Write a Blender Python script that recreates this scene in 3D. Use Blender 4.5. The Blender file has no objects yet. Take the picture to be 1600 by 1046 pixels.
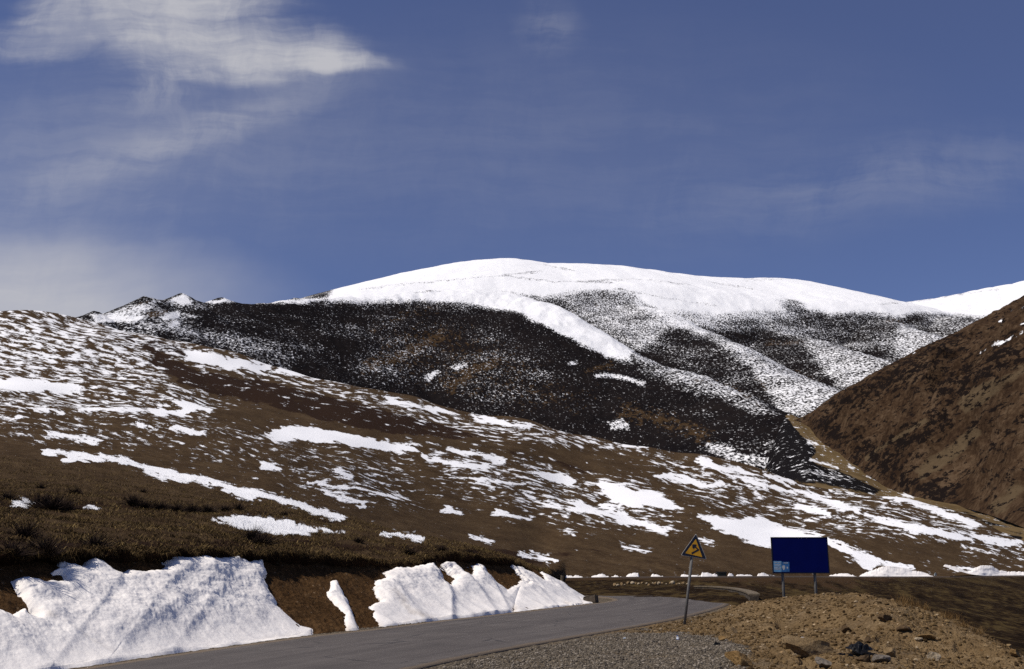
import bpy, bmesh, math, random
import numpy as np
from mathutils import Vector, Matrix

random.seed(7); RNG = np.random.default_rng(11)
D2R = math.radians
S = bpy.context.scene
COL = S.collection

# ------------------------------------------------------------------ camera
EYE = 1.7; FPX = 1600 * 35 / 36.0; PITCH = math.atan((888 - 523) / FPX)
cam_d = bpy.data.cameras.new('camera'); cam = bpy.data.objects.new('camera', cam_d); COL.objects.link(cam)
cam_d.lens = 35; cam_d.sensor_width = 36; cam_d.clip_start = 0.1; cam_d.clip_end = 30000
cam.location = (0, 0, EYE); cam.rotation_euler = (math.pi / 2 + PITCH, 0, 0)
S.camera = cam
S.view_settings.view_transform = 'Standard'; S.view_settings.look = 'None'
S.view_settings.exposure = 0.0; S.view_settings.gamma = 1.0
S.cycles.max_bounces = 4; S.cycles.diffuse_bounces = 2; S.cycles.use_adaptive_sampling = True
S.cycles.use_denoising = False

# ------------------------------------------------------------------ sun + sky
SUN_EL, SUN_AZ = 54.0, -112.0            # azimuth: degrees clockwise from the viewing direction (+Y)
sd = Vector((math.sin(D2R(SUN_AZ)) * math.cos(D2R(SUN_EL)), math.cos(D2R(SUN_AZ)) * math.cos(D2R(SUN_EL)), math.sin(D2R(SUN_EL))))
sun_d = bpy.data.lights.new('sun', 'SUN'); sun = bpy.data.objects.new('sun', sun_d); COL.objects.link(sun)
sun_d.energy = 4.3; sun_d.angle = D2R(0.5); sun_d.color = (1.0, 0.94, 0.86)
sun.rotation_euler = sd.to_track_quat('Z', 'Y').to_euler(); sun.location = (0, 0, 60)


# ------------------------------------------------------------------ node helpers
class NT:
    def __init__(s, tree): s.t = tree; s.t.nodes.clear()
    def n(s, typ, ins=None, **props):
        nd = s.t.nodes.new(typ)
        for k, v in props.items(): setattr(nd, k, v)
        for k, v in (ins or {}).items():
            if v is None: continue
            sk = nd.inputs[k]
            if isinstance(v, bpy.types.NodeSocket): s.t.links.new(v, sk)
            else:
                if sk.type == 'RGBA' and not isinstance(v, (int, float)) and len(v) == 3: v = (*v, 1)
                sk.default_value = v
        return nd
    def m(s, op, a, b=None, c=None, clamp=False):
        return s.n('ShaderNodeMath', {0: a, 1: b, 2: c}, operation=op, use_clamp=clamp).outputs[0]
    def mix(s, f, a, b, mode='MIX'):
        return s.n('ShaderNodeMix', {0: f, 6: a, 7: b}, data_type='RGBA', blend_type=mode).outputs[2]
    def noise(s, vec, scale, detail=4.0, rough=0.55, dist=0.0, out=0):
        return s.n('ShaderNodeTexNoise', {'Vector': vec, 'Scale': scale, 'Detail': detail, 'Roughness': rough, 'Distortion': dist}).outputs[out]
    def vor(s, vec, scale, feature='F1', out='Distance', rnd=1.0):
        return s.n('ShaderNodeTexVoronoi', {'Vector': vec, 'Scale': scale, 'Randomness': rnd}, feature=feature).outputs[out]
    def sm(s, v, a, b, lo=0.0, hi=1.0):
        return s.n('ShaderNodeMapRange', {0: v, 1: a, 2: b, 3: lo, 4: hi}, interpolation_type='SMOOTHSTEP').outputs[0]
    def lin(s, v, a, b, lo=0.0, hi=1.0):
        return s.n('ShaderNodeMapRange', {0: v, 1: a, 2: b, 3: lo, 4: hi}).outputs[0]
    def attr(s, name, out='Fac'): return s.n('ShaderNodeAttribute', attribute_name=name).outputs[out]
    def map(s, vec, scale=(1, 1, 1), rot=(0, 0, 0), loc=(0, 0, 0)):
        return s.n('ShaderNodeMapping', {'Vector': vec, 'Scale': scale, 'Rotation': rot, 'Location': loc}).outputs[0]
    def obj(s): return s.n('ShaderNodeTexCoord').outputs['Object']
    def ramp(s, f, stops):
        nd = s.n('ShaderNodeValToRGB', {0: f}); cr = nd.color_ramp
        while len(cr.elements) < len(stops): cr.elements.new(0.5)
        for e, (p, c) in zip(cr.elements, stops): e.position = p; e.color = (*c, 1)
        return nd.outputs[0]
    def bump(s, h, strength, dist): return s.n('ShaderNodeBump', {'Height': h, 'Strength': strength, 'Distance': dist}).outputs[0]

def material(name):
    m = bpy.data.materials.new(name); m.use_nodes = True
    return m, NT(m.node_tree)

def finish(nt, color, rough=0.9, normal=None, metal=0.0, spec=0.2):
    b = nt.n('ShaderNodeBsdfPrincipled', {'Base Color': color, 'Roughness': rough, 'Metallic': metal, 'Specular IOR Level': spec, 'Normal': normal})
    nt.n('ShaderNodeOutputMaterial', {0: b.outputs[0]})

def plain(name, col, rough=0.7, var=0.25, scale=6.0, metal=0.0, spec=0.3, bump=0.0):
    m, nt = material(name); o = nt.obj()
    n = nt.noise(o, scale, 6, 0.6)
    lo = tuple(c * (1 - var) for c in col); hi = tuple(min(1, c * (1 + var)) for c in col)
    c = nt.ramp(n, [(0.3, lo), (0.7, hi)])
    finish(nt, c, rough, nt.bump(n, 1.0, bump) if bump else None, metal, spec)
    return m

# ------------------------------------------------------------------ sky with cirrus
def sky_uv(px, py):
    cx = (px - 800) / FPX; cy = -(py - 523) / FPX
    d = math.cos(PITCH) - cy * math.sin(PITCH)
    return cx / d, (math.sin(PITCH) + cy * math.cos(PITCH)) / d

W = bpy.data.worlds.new('World'); S.world = W; W.use_nodes = True
nt = NT(W.node_tree)
sky = nt.n('ShaderNodeTexSky', sky_type='NISHITA', sun_disc=False, sun_elevation=D2R(SUN_EL), sun_rotation=D2R(SUN_AZ),
           altitude=3000, air_density=1.15, dust_density=0.3, ozone_density=2.6)
gen = nt.n('ShaderNodeTexCoord').outputs['Generated']
sx = nt.n('ShaderNodeSeparateXYZ', {0: gen})
yy = nt.m('MAXIMUM', sx.outputs[1], 0.05)
uv = nt.n('ShaderNodeCombineXYZ', {0: nt.m('DIVIDE', sx.outputs[0], yy), 1: nt.m('DIVIDE', sx.outputs[2], yy)}).outputs[0]
front = nt.sm(sx.outputs[1], 0.1, 0.3)
warp = nt.noise(uv, 3.0, 5, 0.6, out=1)
uvw = nt.n('ShaderNodeVectorMath', {0: uv, 1: nt.n('ShaderNodeVectorMath', {0: warp, 1: (0.5, 0.5, 0.5)}, operation='SUBTRACT').outputs[0], 2: (0.16, 0.10, 0)}, operation='MULTIPLY_ADD')
uvw.inputs[0].default_value = (0, 0, 0)
wv = nt.n('ShaderNodeVectorMath', {0: warp, 1: (0.5, 0.5, 0.5)}, operation='SUBTRACT').outputs[0]
uvw = nt.n('ShaderNodeVectorMath', {0: uv, 1: nt.n('ShaderNodeVectorMath', {0: wv, 1: (0.17, 0.09, 0)}, operation='MULTIPLY').outputs[0]}, operation='ADD').outputs[0]

def ell(px, py, a, b, deg, inner=0.15, src=None):
    u, v = sky_uv(px, py)
    d = nt.n('ShaderNodeVectorMath', {0: src or uvw, 1: (u, v, 0)}, operation='SUBTRACT').outputs[0]
    r = nt.n('ShaderNodeVectorRotate', {0: d, 'Angle': D2R(-deg)}, rotation_type='Z_AXIS').outputs[0]
    q = nt.n('ShaderNodeVectorMath', {0: r, 1: (FPX / a, FPX / b, 1)}, operation='MULTIPLY').outputs[0]
    L = nt.n('ShaderNodeVectorMath', {0: q}, operation='LENGTH').outputs['Value']
    return nt.sm(L, inner, 1.0, 1.0, 0.0)

wis = nt.noise(nt.map(uvw, (3.2, 15, 1), (0, 0, D2R(-8))), 1.0, 10, 0.66, 0.25)
wis2 = nt.noise(nt.map(uvw, (13, 5, 1), (0, 0, D2R(-32))), 1.0, 10, 0.68, 0.3)
fib = nt.noise(nt.map(uvw, (6, 55, 1), (0, 0, D2R(10))), 1.0, 8, 0.62, 0.15)
wm = nt.m('ADD', nt.m('MULTIPLY', wis, 0.45), nt.m('ADD', nt.m('MULTIPLY', wis2, 0.33), nt.m('MULTIPLY', fib, 0.22)))
hi = nt.sm(wm, 0.39, 0.61)
body = nt.m('MAXIMUM', ell(310, 70, 370, 108, -3, 0.2), ell(460, 88, 210, 50, -5, 0.2))
body = nt.m('MAXIMUM', body, ell(130, 45, 240, 95, 10, 0.1))
body = nt.m('MAXIMUM', body, ell(250, 5, 330, 70, 0, 0.2))
edge = nt.m('ADD', body, nt.m('MULTIPLY', nt.m('SUBTRACT', wm, 0.5), 2.2))
main = nt.m('MULTIPLY', nt.m('MULTIPLY', nt.sm(edge, -0.10, 1.25), nt.sm(body, 0.0, 0.45)), nt.m('MULTIPLY_ADD', hi, 0.34, 0.60))
hook = nt.m('MULTIPLY', ell(215, 145, 90, 95, 55, 0.0), nt.m('MULTIPLY', nt.sm(wis2, 0.40, 0.66), 0.20))
main = nt.m('MAXIMUM', main, hook)
veil = nt.m('MULTIPLY', ell(290, 215, 440, 62, 22, 0.0), nt.m('ADD', nt.m('MULTIPLY', hi, 0.22), 0.10))
veil = nt.m('ADD', veil, nt.m('MULTIPLY', ell(225, 135, 150, 90, 40, 0.0), nt.m('MULTIPLY', hi, 0.12)))
veil = nt.m('ADD', veil, nt.m('MULTIPLY', ell(60, 280, 700, 330, 8, 0.0), nt.m('ADD', nt.m('MULTIPLY', hi, 0.14), 0.13)))
low = nt.m('MULTIPLY', ell(30, 480, 540, 135, 0, 0.1), nt.m('ADD', nt.m('MULTIPLY', hi, 0.10), 0.76))
low = nt.m('ADD', low, nt.m('MULTIPLY', ell(40, 390, 360, 70, -3, 0.0), 0.25))
faint = nt.m('MULTIPLY', ell(1400, 285, 560, 110, 10, 0.0), nt.m('MULTIPLY', hi, 0.16))
faint = nt.m('ADD', faint, nt.m('MULTIPLY', ell(865, 45, 80, 70, -40, 0.0), nt.m('MULTIPLY', hi, 0.20)))
faint = nt.m('ADD', faint, nt.m('MULTIPLY', ell(800, 230, 900, 330, 0, 0.0), nt.m('ADD', nt.m('MULTIPLY', hi, 0.07), 0.05)))
cl = nt.m('ADD', nt.m('ADD', main, veil), nt.m('ADD', low, faint), clamp=True)
cl = nt.m('MULTIPLY', nt.m('MINIMUM', cl, 0.96), front)
tone = nt.mix(1.0, nt.mix(0.34, sky.outputs[0], (1.35, 1.55, 2.4, 1)), (0.72, 0.735, 0.94, 1), 'MULTIPLY')
bg1 = nt.n('ShaderNodeBackground', {0: tone, 1: 0.10})
bg2 = nt.n('ShaderNodeBackground', {0: (0.52, 0.52, 0.555, 1), 1: 1.0})
mx = nt.n('ShaderNodeMixShader', {0: cl, 1: bg1.outputs[0], 2: bg2.outputs[0]})
nt.n('ShaderNodeOutputWorld', {0: mx.outputs[0]})

# ------------------------------------------------------------------ survey helpers: directions read off the photograph
def ray(px, py):
    px = np.asarray(px, float); py = np.asarray(py, float)
    cx = (px - 800) / FPX; cy = -(py - 523) / FPX
    return cx, math.cos(PITCH) - cy * math.sin(PITCH), math.sin(PITCH) + cy * math.cos(PITCH)
def at(px, py, r):                        # point at plan distance r
    x, y, z = ray(px, py); h = np.sqrt(x * x + y * y)
    return np.stack([x / h * r, y / h * r, EYE + z / h * r], -1)
def at_z(px, py, z0):                     # point on the level z0
    x, y, z = ray(px, py); t = (np.asarray(z0, float) - EYE) / z
    return np.stack([x * t, y * t, EYE + z * t], -1)
def at_y(px, py, Y):                      # point on the upright plane y = Y
    x, y, z = ray(px, py); t = Y / y
    return Vector((float(x * t), float(Y), float(EYE + z * t)))
def proj(P):
    x, y, z = P[..., 0], P[..., 1], P[..., 2] - EYE
    f = y * math.cos(PITCH) + z * math.sin(PITCH); u = -y * math.sin(PITCH) + z * math.cos(PITCH)
    return 800 + FPX * x / f, 523 - FPX * u / f

# ------------------------------------------------------------------ numpy noise / interpolation
_perm = RNG.permutation(256); _perm = np.concatenate([_perm, _perm, _perm])
_ga = RNG.uniform(0, 2 * np.pi, 256); _gx = np.cos(_ga); _gy = np.sin(_ga)
def perlin(x, y):
    xi = np.floor(x).astype(np.int64); yi = np.floor(y).astype(np.int64)
    xf = x - xi; yf = y - yi; xi &= 255; yi &= 255
    u = xf * xf * xf * (xf * (xf * 6 - 15) + 10); v = yf * yf * yf * (yf * (yf * 6 - 15) + 10)
    def g(ix, iy, dx, dy):
        h = _perm[_perm[ix & 255] + (iy & 255)]
        return _gx[h] * dx + _gy[h] * dy
    a = g(xi, yi, xf, yf); b = g(xi + 1, yi, xf - 1, yf); c = g(xi, yi + 1, xf, yf - 1); d = g(xi + 1, yi + 1, xf - 1, yf - 1)
    return (a + u * (b - a)) * (1 - v) + (c + u * (d - c)) * v
def fbm(x, y, o=5, g=0.5, l=2.03):
    s = 0; a = 1.0
    for i in range(o):
        s = s + a * perlin(x + 17.3 * i, y - 9.1 * i); a *= g; x = x * l; y = y * l
    return s
def ridged(x, y, o=4, g=0.5):
    s = 0; a = 1.0
    for i in range(o):
        s = s + a * (0.5 - np.abs(perlin(x + 31.7 * i, y + 5.9 * i))); a *= g; x = x * 2.1; y = y * 2.1
    return s
def sstep(x, a, b):
    t = np.clip((x - a) / (b - a), 0, 1); return t * t * (3 - 2 * t)
def mono(x, Y, q):                        # monotone cubic along axis 0
    x = np.asarray(x, float); Y = np.asarray(Y, float); q = np.asarray(q, float)
    sh = (-1,) + (1,) * (Y.ndim - 1)
    h = np.diff(x).reshape(sh); dl = np.diff(Y, axis=0) / h
    m = np.zeros_like(Y); m[0] = dl[0]; m[-1] = dl[-1]
    if len(x) > 2:
        a, b = dl[:-1], dl[1:]; w1 = 2 * h[1:] + h[:-1]; w2 = h[1:] + 2 * h[:-1]
        with np.errstate(divide='ignore', invalid='ignore'): hm = (w1 + w2) / (w1 / a + w2 / b)
        m[1:-1] = np.where(a * b > 0, hm, 0)
    i = np.clip(np.searchsorted(x, q, 'right') - 1, 0, len(x) - 2)
    hh = (x[i + 1] - x[i]).reshape(sh); t = ((q - x[i]).reshape(sh)) / hh
    t2 = t * t; t3 = t2 * t
    return (2 * t3 - 3 * t2 + 1) * Y[i] + (t3 - 2 * t2 + t) * hh * m[i] + (3 * t2 - 2 * t3) * Y[i + 1] + (t3 - t2) * hh * m[i + 1]
def interp(tab, q):
    tab = np.asarray(tab, float); return mono(tab[:, 0], tab[:, 1], q)

# ------------------------------------------------------------------ meshes
def tag(o, label=None, cat=None, group=None, kind=None):
    if label: o['label'] = label
    if cat: o['category'] = cat
    if group: o['group'] = group
    if kind: o['kind'] = kind
    return o
def raw_mesh(name, V, F, mat=None, parent=None, smooth=True, attrs=None):
    V = np.asarray(V, np.float32).reshape(-1, 3); F = np.asarray(F, np.int32); k = F.shape[1]
    me = bpy.data.meshes.new(name)
    me.vertices.add(len(V)); me.vertices.foreach_set('co', V.ravel())
    me.loops.add(F.size); me.loops.foreach_set('vertex_index', F.ravel())
    me.polygons.add(len(F)); me.polygons.foreach_set('loop_start', np.arange(0, F.size, k, dtype=np.int32))
    try: me.polygons.foreach_set('loop_total', np.full(len(F), k, np.int32))
    except Exception: pass
    me.polygons.foreach_set('use_smooth', np.full(len(F), smooth, bool))
    for an, av in (attrs or {}).items():
        av = np.asarray(av, np.float32)
        if av.ndim == 2 or (av.ndim == 1 and av.size == 3 * len(V)):
            a = me.attributes.new(an, 'FLOAT_VECTOR', 'POINT'); a.data.foreach_set('vector', av.ravel())
        else:
            a = me.attributes.new(an, 'FLOAT', 'POINT'); a.data.foreach_set('value', av.ravel())
    me.update(calc_edges=True); me.validate()
    if mat: me.materials.append(mat)
    o = bpy.data.objects.new(name, me); COL.objects.link(o)
    if parent: o.parent = parent
    return o
def grid_faces(R, C, keep=None, flip=False):
    i = np.arange(R * C).reshape(R, C)
    q = np.stack([i[:-1, :-1], i[:-1, 1:], i[1:, 1:], i[1:, :-1]], -1)
    if flip: q = q[..., ::-1]
    q = q.reshape(-1, 4)
    if keep is not None:
        k = (keep[:-1, :-1] & keep[:-1, 1:] & keep[1:, 1:] & keep[1:, :-1]).ravel(); q = q[k]
    return q
def grid_obj(name, P, mat, attrs=None, keep=None, kind='structure'):
    R, C = P.shape[:2]; F = grid_faces(R, C, keep); V = P.reshape(-1, 3)
    A = {}
    for k, v in (attrs or {}).items(): A[k] = v.reshape(-1, 3) if v.ndim == 3 else v.ravel()
    if keep is not None:
        used = np.unique(F); mp = np.full(R * C, -1, np.int64); mp[used] = np.arange(len(used)); F = mp[F]; V = V[used]; A = {k: v[used] for k, v in A.items()}
    o = raw_mesh(name, V, F, mat, attrs=A)
    if kind: o['kind'] = kind
    return o
def bm_obj(name, bm, mat, parent=None, smooth=False):
    me = bpy.data.meshes.new(name); bm.normal_update(); bm.to_mesh(me); bm.free(); me.materials.append(mat)
    if smooth: me.polygons.foreach_set('use_smooth', np.full(len(me.polygons), True))
    o = bpy.data.objects.new(name, me); COL.objects.link(o)
    if parent: o.parent = parent; 
    return o
def empty(name, loc): 
    o = bpy.data.objects.new(name, None); COL.objects.link(o); o.location = loc; o.empty_display_size = 0.2
    return o

# a sheet of ground: columns of (py, r) knots, read off the photograph and given their own distance
class Sheet:
    def __init__(s, cols, px, rows_per=40, back=None):
        xs = [c[0] for c in cols]; K = len(cols[0][1])
        PY = np.array([[k[0] for k in c[1]] for c in cols], float); LR = np.log(np.array([[k[1] for k in c[1]] for c in cols], float))
        if back is not None:
            b = np.array(back)              # list of (dpy, r factor)
            PY = np.concatenate([PY, PY[:, -1:] + b[None, :, 0]], 1); LR = np.concatenate([LR, LR[:, -1:] + np.log(b[None, :, 1])], 1)
        PYc = mono(xs, PY, px).T; LRc = mono(xs, LR, px).T; K = PYc.shape[0]
        rp = np.atleast_1d(rows_per)
        if len(rp) == 1: rp = np.full(K - 1, rp[0])
        t = np.concatenate([np.arange(n) / n + i for i, n in enumerate(rp)] + [[K - 1]])
        s.py = mono(np.arange(K), PYc, t); s.r = np.exp(mono(np.arange(K), LRc, t)); s.t = t
        s.px = np.broadcast_to(px, s.py.shape).copy()
        s.P = at(s.px, s.py, s.r)
    def reproj(s):
        s.qx, s.qy = proj(s.P); s.qr = np.hypot(s.P[..., 0], s.P[..., 1])
    def find(s, px, py, rmax=1e9, first=True):
        d = (s.qx - px) ** 2 + (s.qy - py) ** 2 + np.where(s.qr > rmax, 1e6, 0)
        i = np.argmin(d) if not first else np.argmin(d + s.qr * 0.002)
        return Vector(s.P.reshape(-1, 3)[i])
def lin(px, a, b, K, bow=0.0):
    A = at(px, *a); B = at(px, *b); out = []
    for i in range(K):
        t = i / (K - 1); P = A + (B - A) * t; P = P.copy(); P[2] -= bow * 4 * t * (1 - t)
        out.append((float(proj(P)[1]), float(np.hypot(P[0], P[1]))))
    return out
def normals(P):
    du = np.gradient(P, axis=1); dv = np.gradient(P, axis=0); n = np.cross(du, dv)
    n /= np.linalg.norm(n, axis=-1, keepdims=True) + 1e-12
    n *= np.where(n[..., 2:3] < 0, -1, 1)
    return n

# cover maps: zones of snow / grass / bare earth on the slopes, outlined as polygons
class Cover:
    X0, Y0, ST = -240, 380, 2.0
    def __init__(s, base): s.a = np.full((360, 1040), base, np.float32)
    def sd(s, poly, pad):
        p = np.asarray(poly, float)
        x0, y0 = p.min(0) - pad; x1, y1 = p.max(0) + pad
        i0 = max(0, int((x0 - s.X0) / s.ST)); i1 = min(s.a.shape[1], int((x1 - s.X0) / s.ST) + 2)
        j0 = max(0, int((y0 - s.Y0) / s.ST)); j1 = min(s.a.shape[0], int((y1 - s.Y0) / s.ST) + 2)
        X, Y = np.meshgrid(s.X0 + s.ST * np.arange(i0, i1), s.Y0 + s.ST * np.arange(j0, j1))
        return poly_sd(p, X, Y), (slice(j0, j1), slice(i0, i1))
    def paint(s, poly, val, feather, mode='mix'):
        d, sl = s.sd(poly, feather)
        w = sstep(d, -feather, feather)
        cur = s.a[sl]
        s.a[sl] = cur + (val - cur) * w if mode == 'mix' else np.maximum(cur, val * w)
    def __call__(s, px, py):
        u = np.clip((px - s.X0) / s.ST, 0, s.a.shape[1] - 1.001); v = np.clip((py - s.Y0) / s.ST, 0, s.a.shape[0] - 1.001)
        i = u.astype(int); j = v.astype(int); fu = u - i; fv = v - j; a = s.a
        return (a[j, i] * (1 - fu) + a[j, i + 1] * fu) * (1 - fv) + (a[j + 1, i] * (1 - fu) + a[j + 1, i + 1] * fu) * fv
def poly_sd(p, X, Y):
    best = np.full(X.shape, 1e9); ins = np.zeros(X.shape, bool)
    for (ax, ay), (bx, by) in zip(p, np.roll(p, -1, 0)):
        ex, ey = bx - ax, by - ay; wx, wy = X - ax, Y - ay
        t = np.clip((wx * ex + wy * ey) / (ex * ex + ey * ey + 1e-9), 0, 1)
        best = np.minimum(best, (wx - ex * t) ** 2 + (wy - ey * t) ** 2)
        c = ((ay > Y) != (by > Y))
        with np.errstate(divide='ignore', invalid='ignore'): xi = (bx - ax) * (Y - ay) / (by - ay) + ax
        ins ^= c & (X < xi)
    return np.where(ins, 1, -1) * np.sqrt(best)
def strip(pts, w0, w1):                   # a slanted lens along a line
    p = np.array(pts, float); n = len(p); d = np.gradient(p, axis=0); nrm = np.stack([-d[:, 1], d[:, 0]], 1); nrm /= np.linalg.norm(nrm, axis=1, keepdims=True)
    w = np.linspace(w0, w1, n)[:, None]
    return np.concatenate([p + nrm * w, (p - nrm * w)[::-1]])

# ------------------------------------------------------------------ materials of the land
SNOW = (0.87, 0.865, 0.865)
def land_material(name, uvscale, soil_stops, speck, speck_amt, grain, brown=None, snow_col=SNOW, snow_w=0.03, bump=0.5, ksnow=0.34, speck_scale=1.0, aniso_attr='flow', detail=9, rough=0.68, soil_flow=0.0):
    m, nt = material(name); o = nt.obj(); f = nt.attr(aniso_attr, 'Vector')
    cov = nt.attr('cover')
    n1 = nt.noise(f, uvscale, detail, rough, 0.25)
    thr = nt.m('SUBTRACT', nt.m('MULTIPLY_ADD', cov, ksnow, 0.5 - ksnow / 2), n1)
    snow = nt.sm(thr, -snow_w, snow_w)
    g = nt.noise(o, grain, 6, 0.65); g2 = nt.noise(f, soil_flow, 7, 0.66) if soil_flow else nt.noise(o, grain * 0.13, 5, 0.6)
    soil = nt.ramp(nt.m('ADD', nt.m('MULTIPLY', g, 0.5), nt.m('MULTIPLY', g2, 0.5)), soil_stops)
    if brown is not None:
        bn = nt.sm(nt.m('ADD', nt.attr('brown'), nt.m('MULTIPLY', nt.m('SUBTRACT', nt.noise(f, uvscale * 0.45, 6, 0.65), 0.5), 1.6)), 0.42, 0.62)
        soil = nt.mix(bn, soil, nt.mix(g, brown[0], brown[1]))
    sp = nt.noise(f, uvscale * 1.9 * speck_scale, 5, 0.75)
    soil = nt.mix(nt.sm(nt.m('ADD', sp, nt.m('MULTIPLY', nt.attr('shrub'), 0.3)), 0.66 - speck_amt, 0.72 - speck_amt), soil, speck)
    sc = nt.mix(nt.noise(o, grain * 0.3, 5, 0.6), tuple(c * 0.93 for c in snow_col), snow_col)
    col = nt.mix(snow, soil, sc)
    hgt = nt.m('ADD', nt.m('MULTIPLY', g, 0.6), nt.m('MULTIPLY', sp, 0.8))
    hgt = nt.m('MULTIPLY_ADD', snow, 0.5, hgt)
    finish(nt, col, 1.0, nt.bump(hgt, 0.6, bump), spec=0.02)
    return m

M_hill = land_material('hillside_grass_and_snow', 0.046, [(0.32, (0.026, 0.016, 0.009)), (0.48, (0.054, 0.034, 0.018)), (0.62, (0.084, 0.055, 0.029))], (0.012, 0.008, 0.006), 0.075, 0.9,
                       brown=((0.018, 0.010, 0.007), (0.034, 0.019, 0.011)), bump=0.3, ksnow=0.42, soil_flow=0.022, snow_w=0.042, speck_scale=3.4)
M_mount = land_material('mountain_scrub_and_snow', 0.36, [(0.35, (0.0058, 0.0048, 0.0055)), (0.65, (0.015, 0.0115, 0.0108))], (0.003, 0.003, 0.004), 0.10, 0.06,
                        brown=((0.040, 0.024, 0.012), (0.070, 0.043, 0.021)), bump=4.0, snow_w=0.085, ksnow=0.36, rough=0.62, detail=5)
M_brown = land_material('brown_scrub_hill', 0.085, [(0.40, (0.026, 0.015, 0.009)), (0.5, (0.050, 0.030, 0.017)), (0.60, (0.086, 0.056, 0.033))], (0.010, 0.007, 0.006), 0.125, 0.25,
                        brown=((0.065, 0.045, 0.025), (0.105, 0.073, 0.042)), speck_scale=1.5, bump=2.0, snow_w=0.03)
M_valley = land_material('valley_turf', 0.16, [(0.35, (0.095, 0.063, 0.029)), (0.65, (0.165, 0.115, 0.056))], (0.02, 0.015, 0.012), 0.0, 0.2,
                         brown=((0.005, 0.0045, 0.005), (0.012, 0.010, 0.010)), bump=0.4)
M_slope = land_material('dark_turf_slope', 0.05, [(0.42, (0.009, 0.0055, 0.003)), (0.5, (0.022, 0.0135, 0.007)), (0.575, (0.062, 0.042, 0.017))], (0.006, 0.004, 0.003), 0.04, 1.6,
                        brown=((0.035, 0.020, 0.010), (0.055, 0.033, 0.017)), bump=0.25, soil_flow=0.03)

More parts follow.
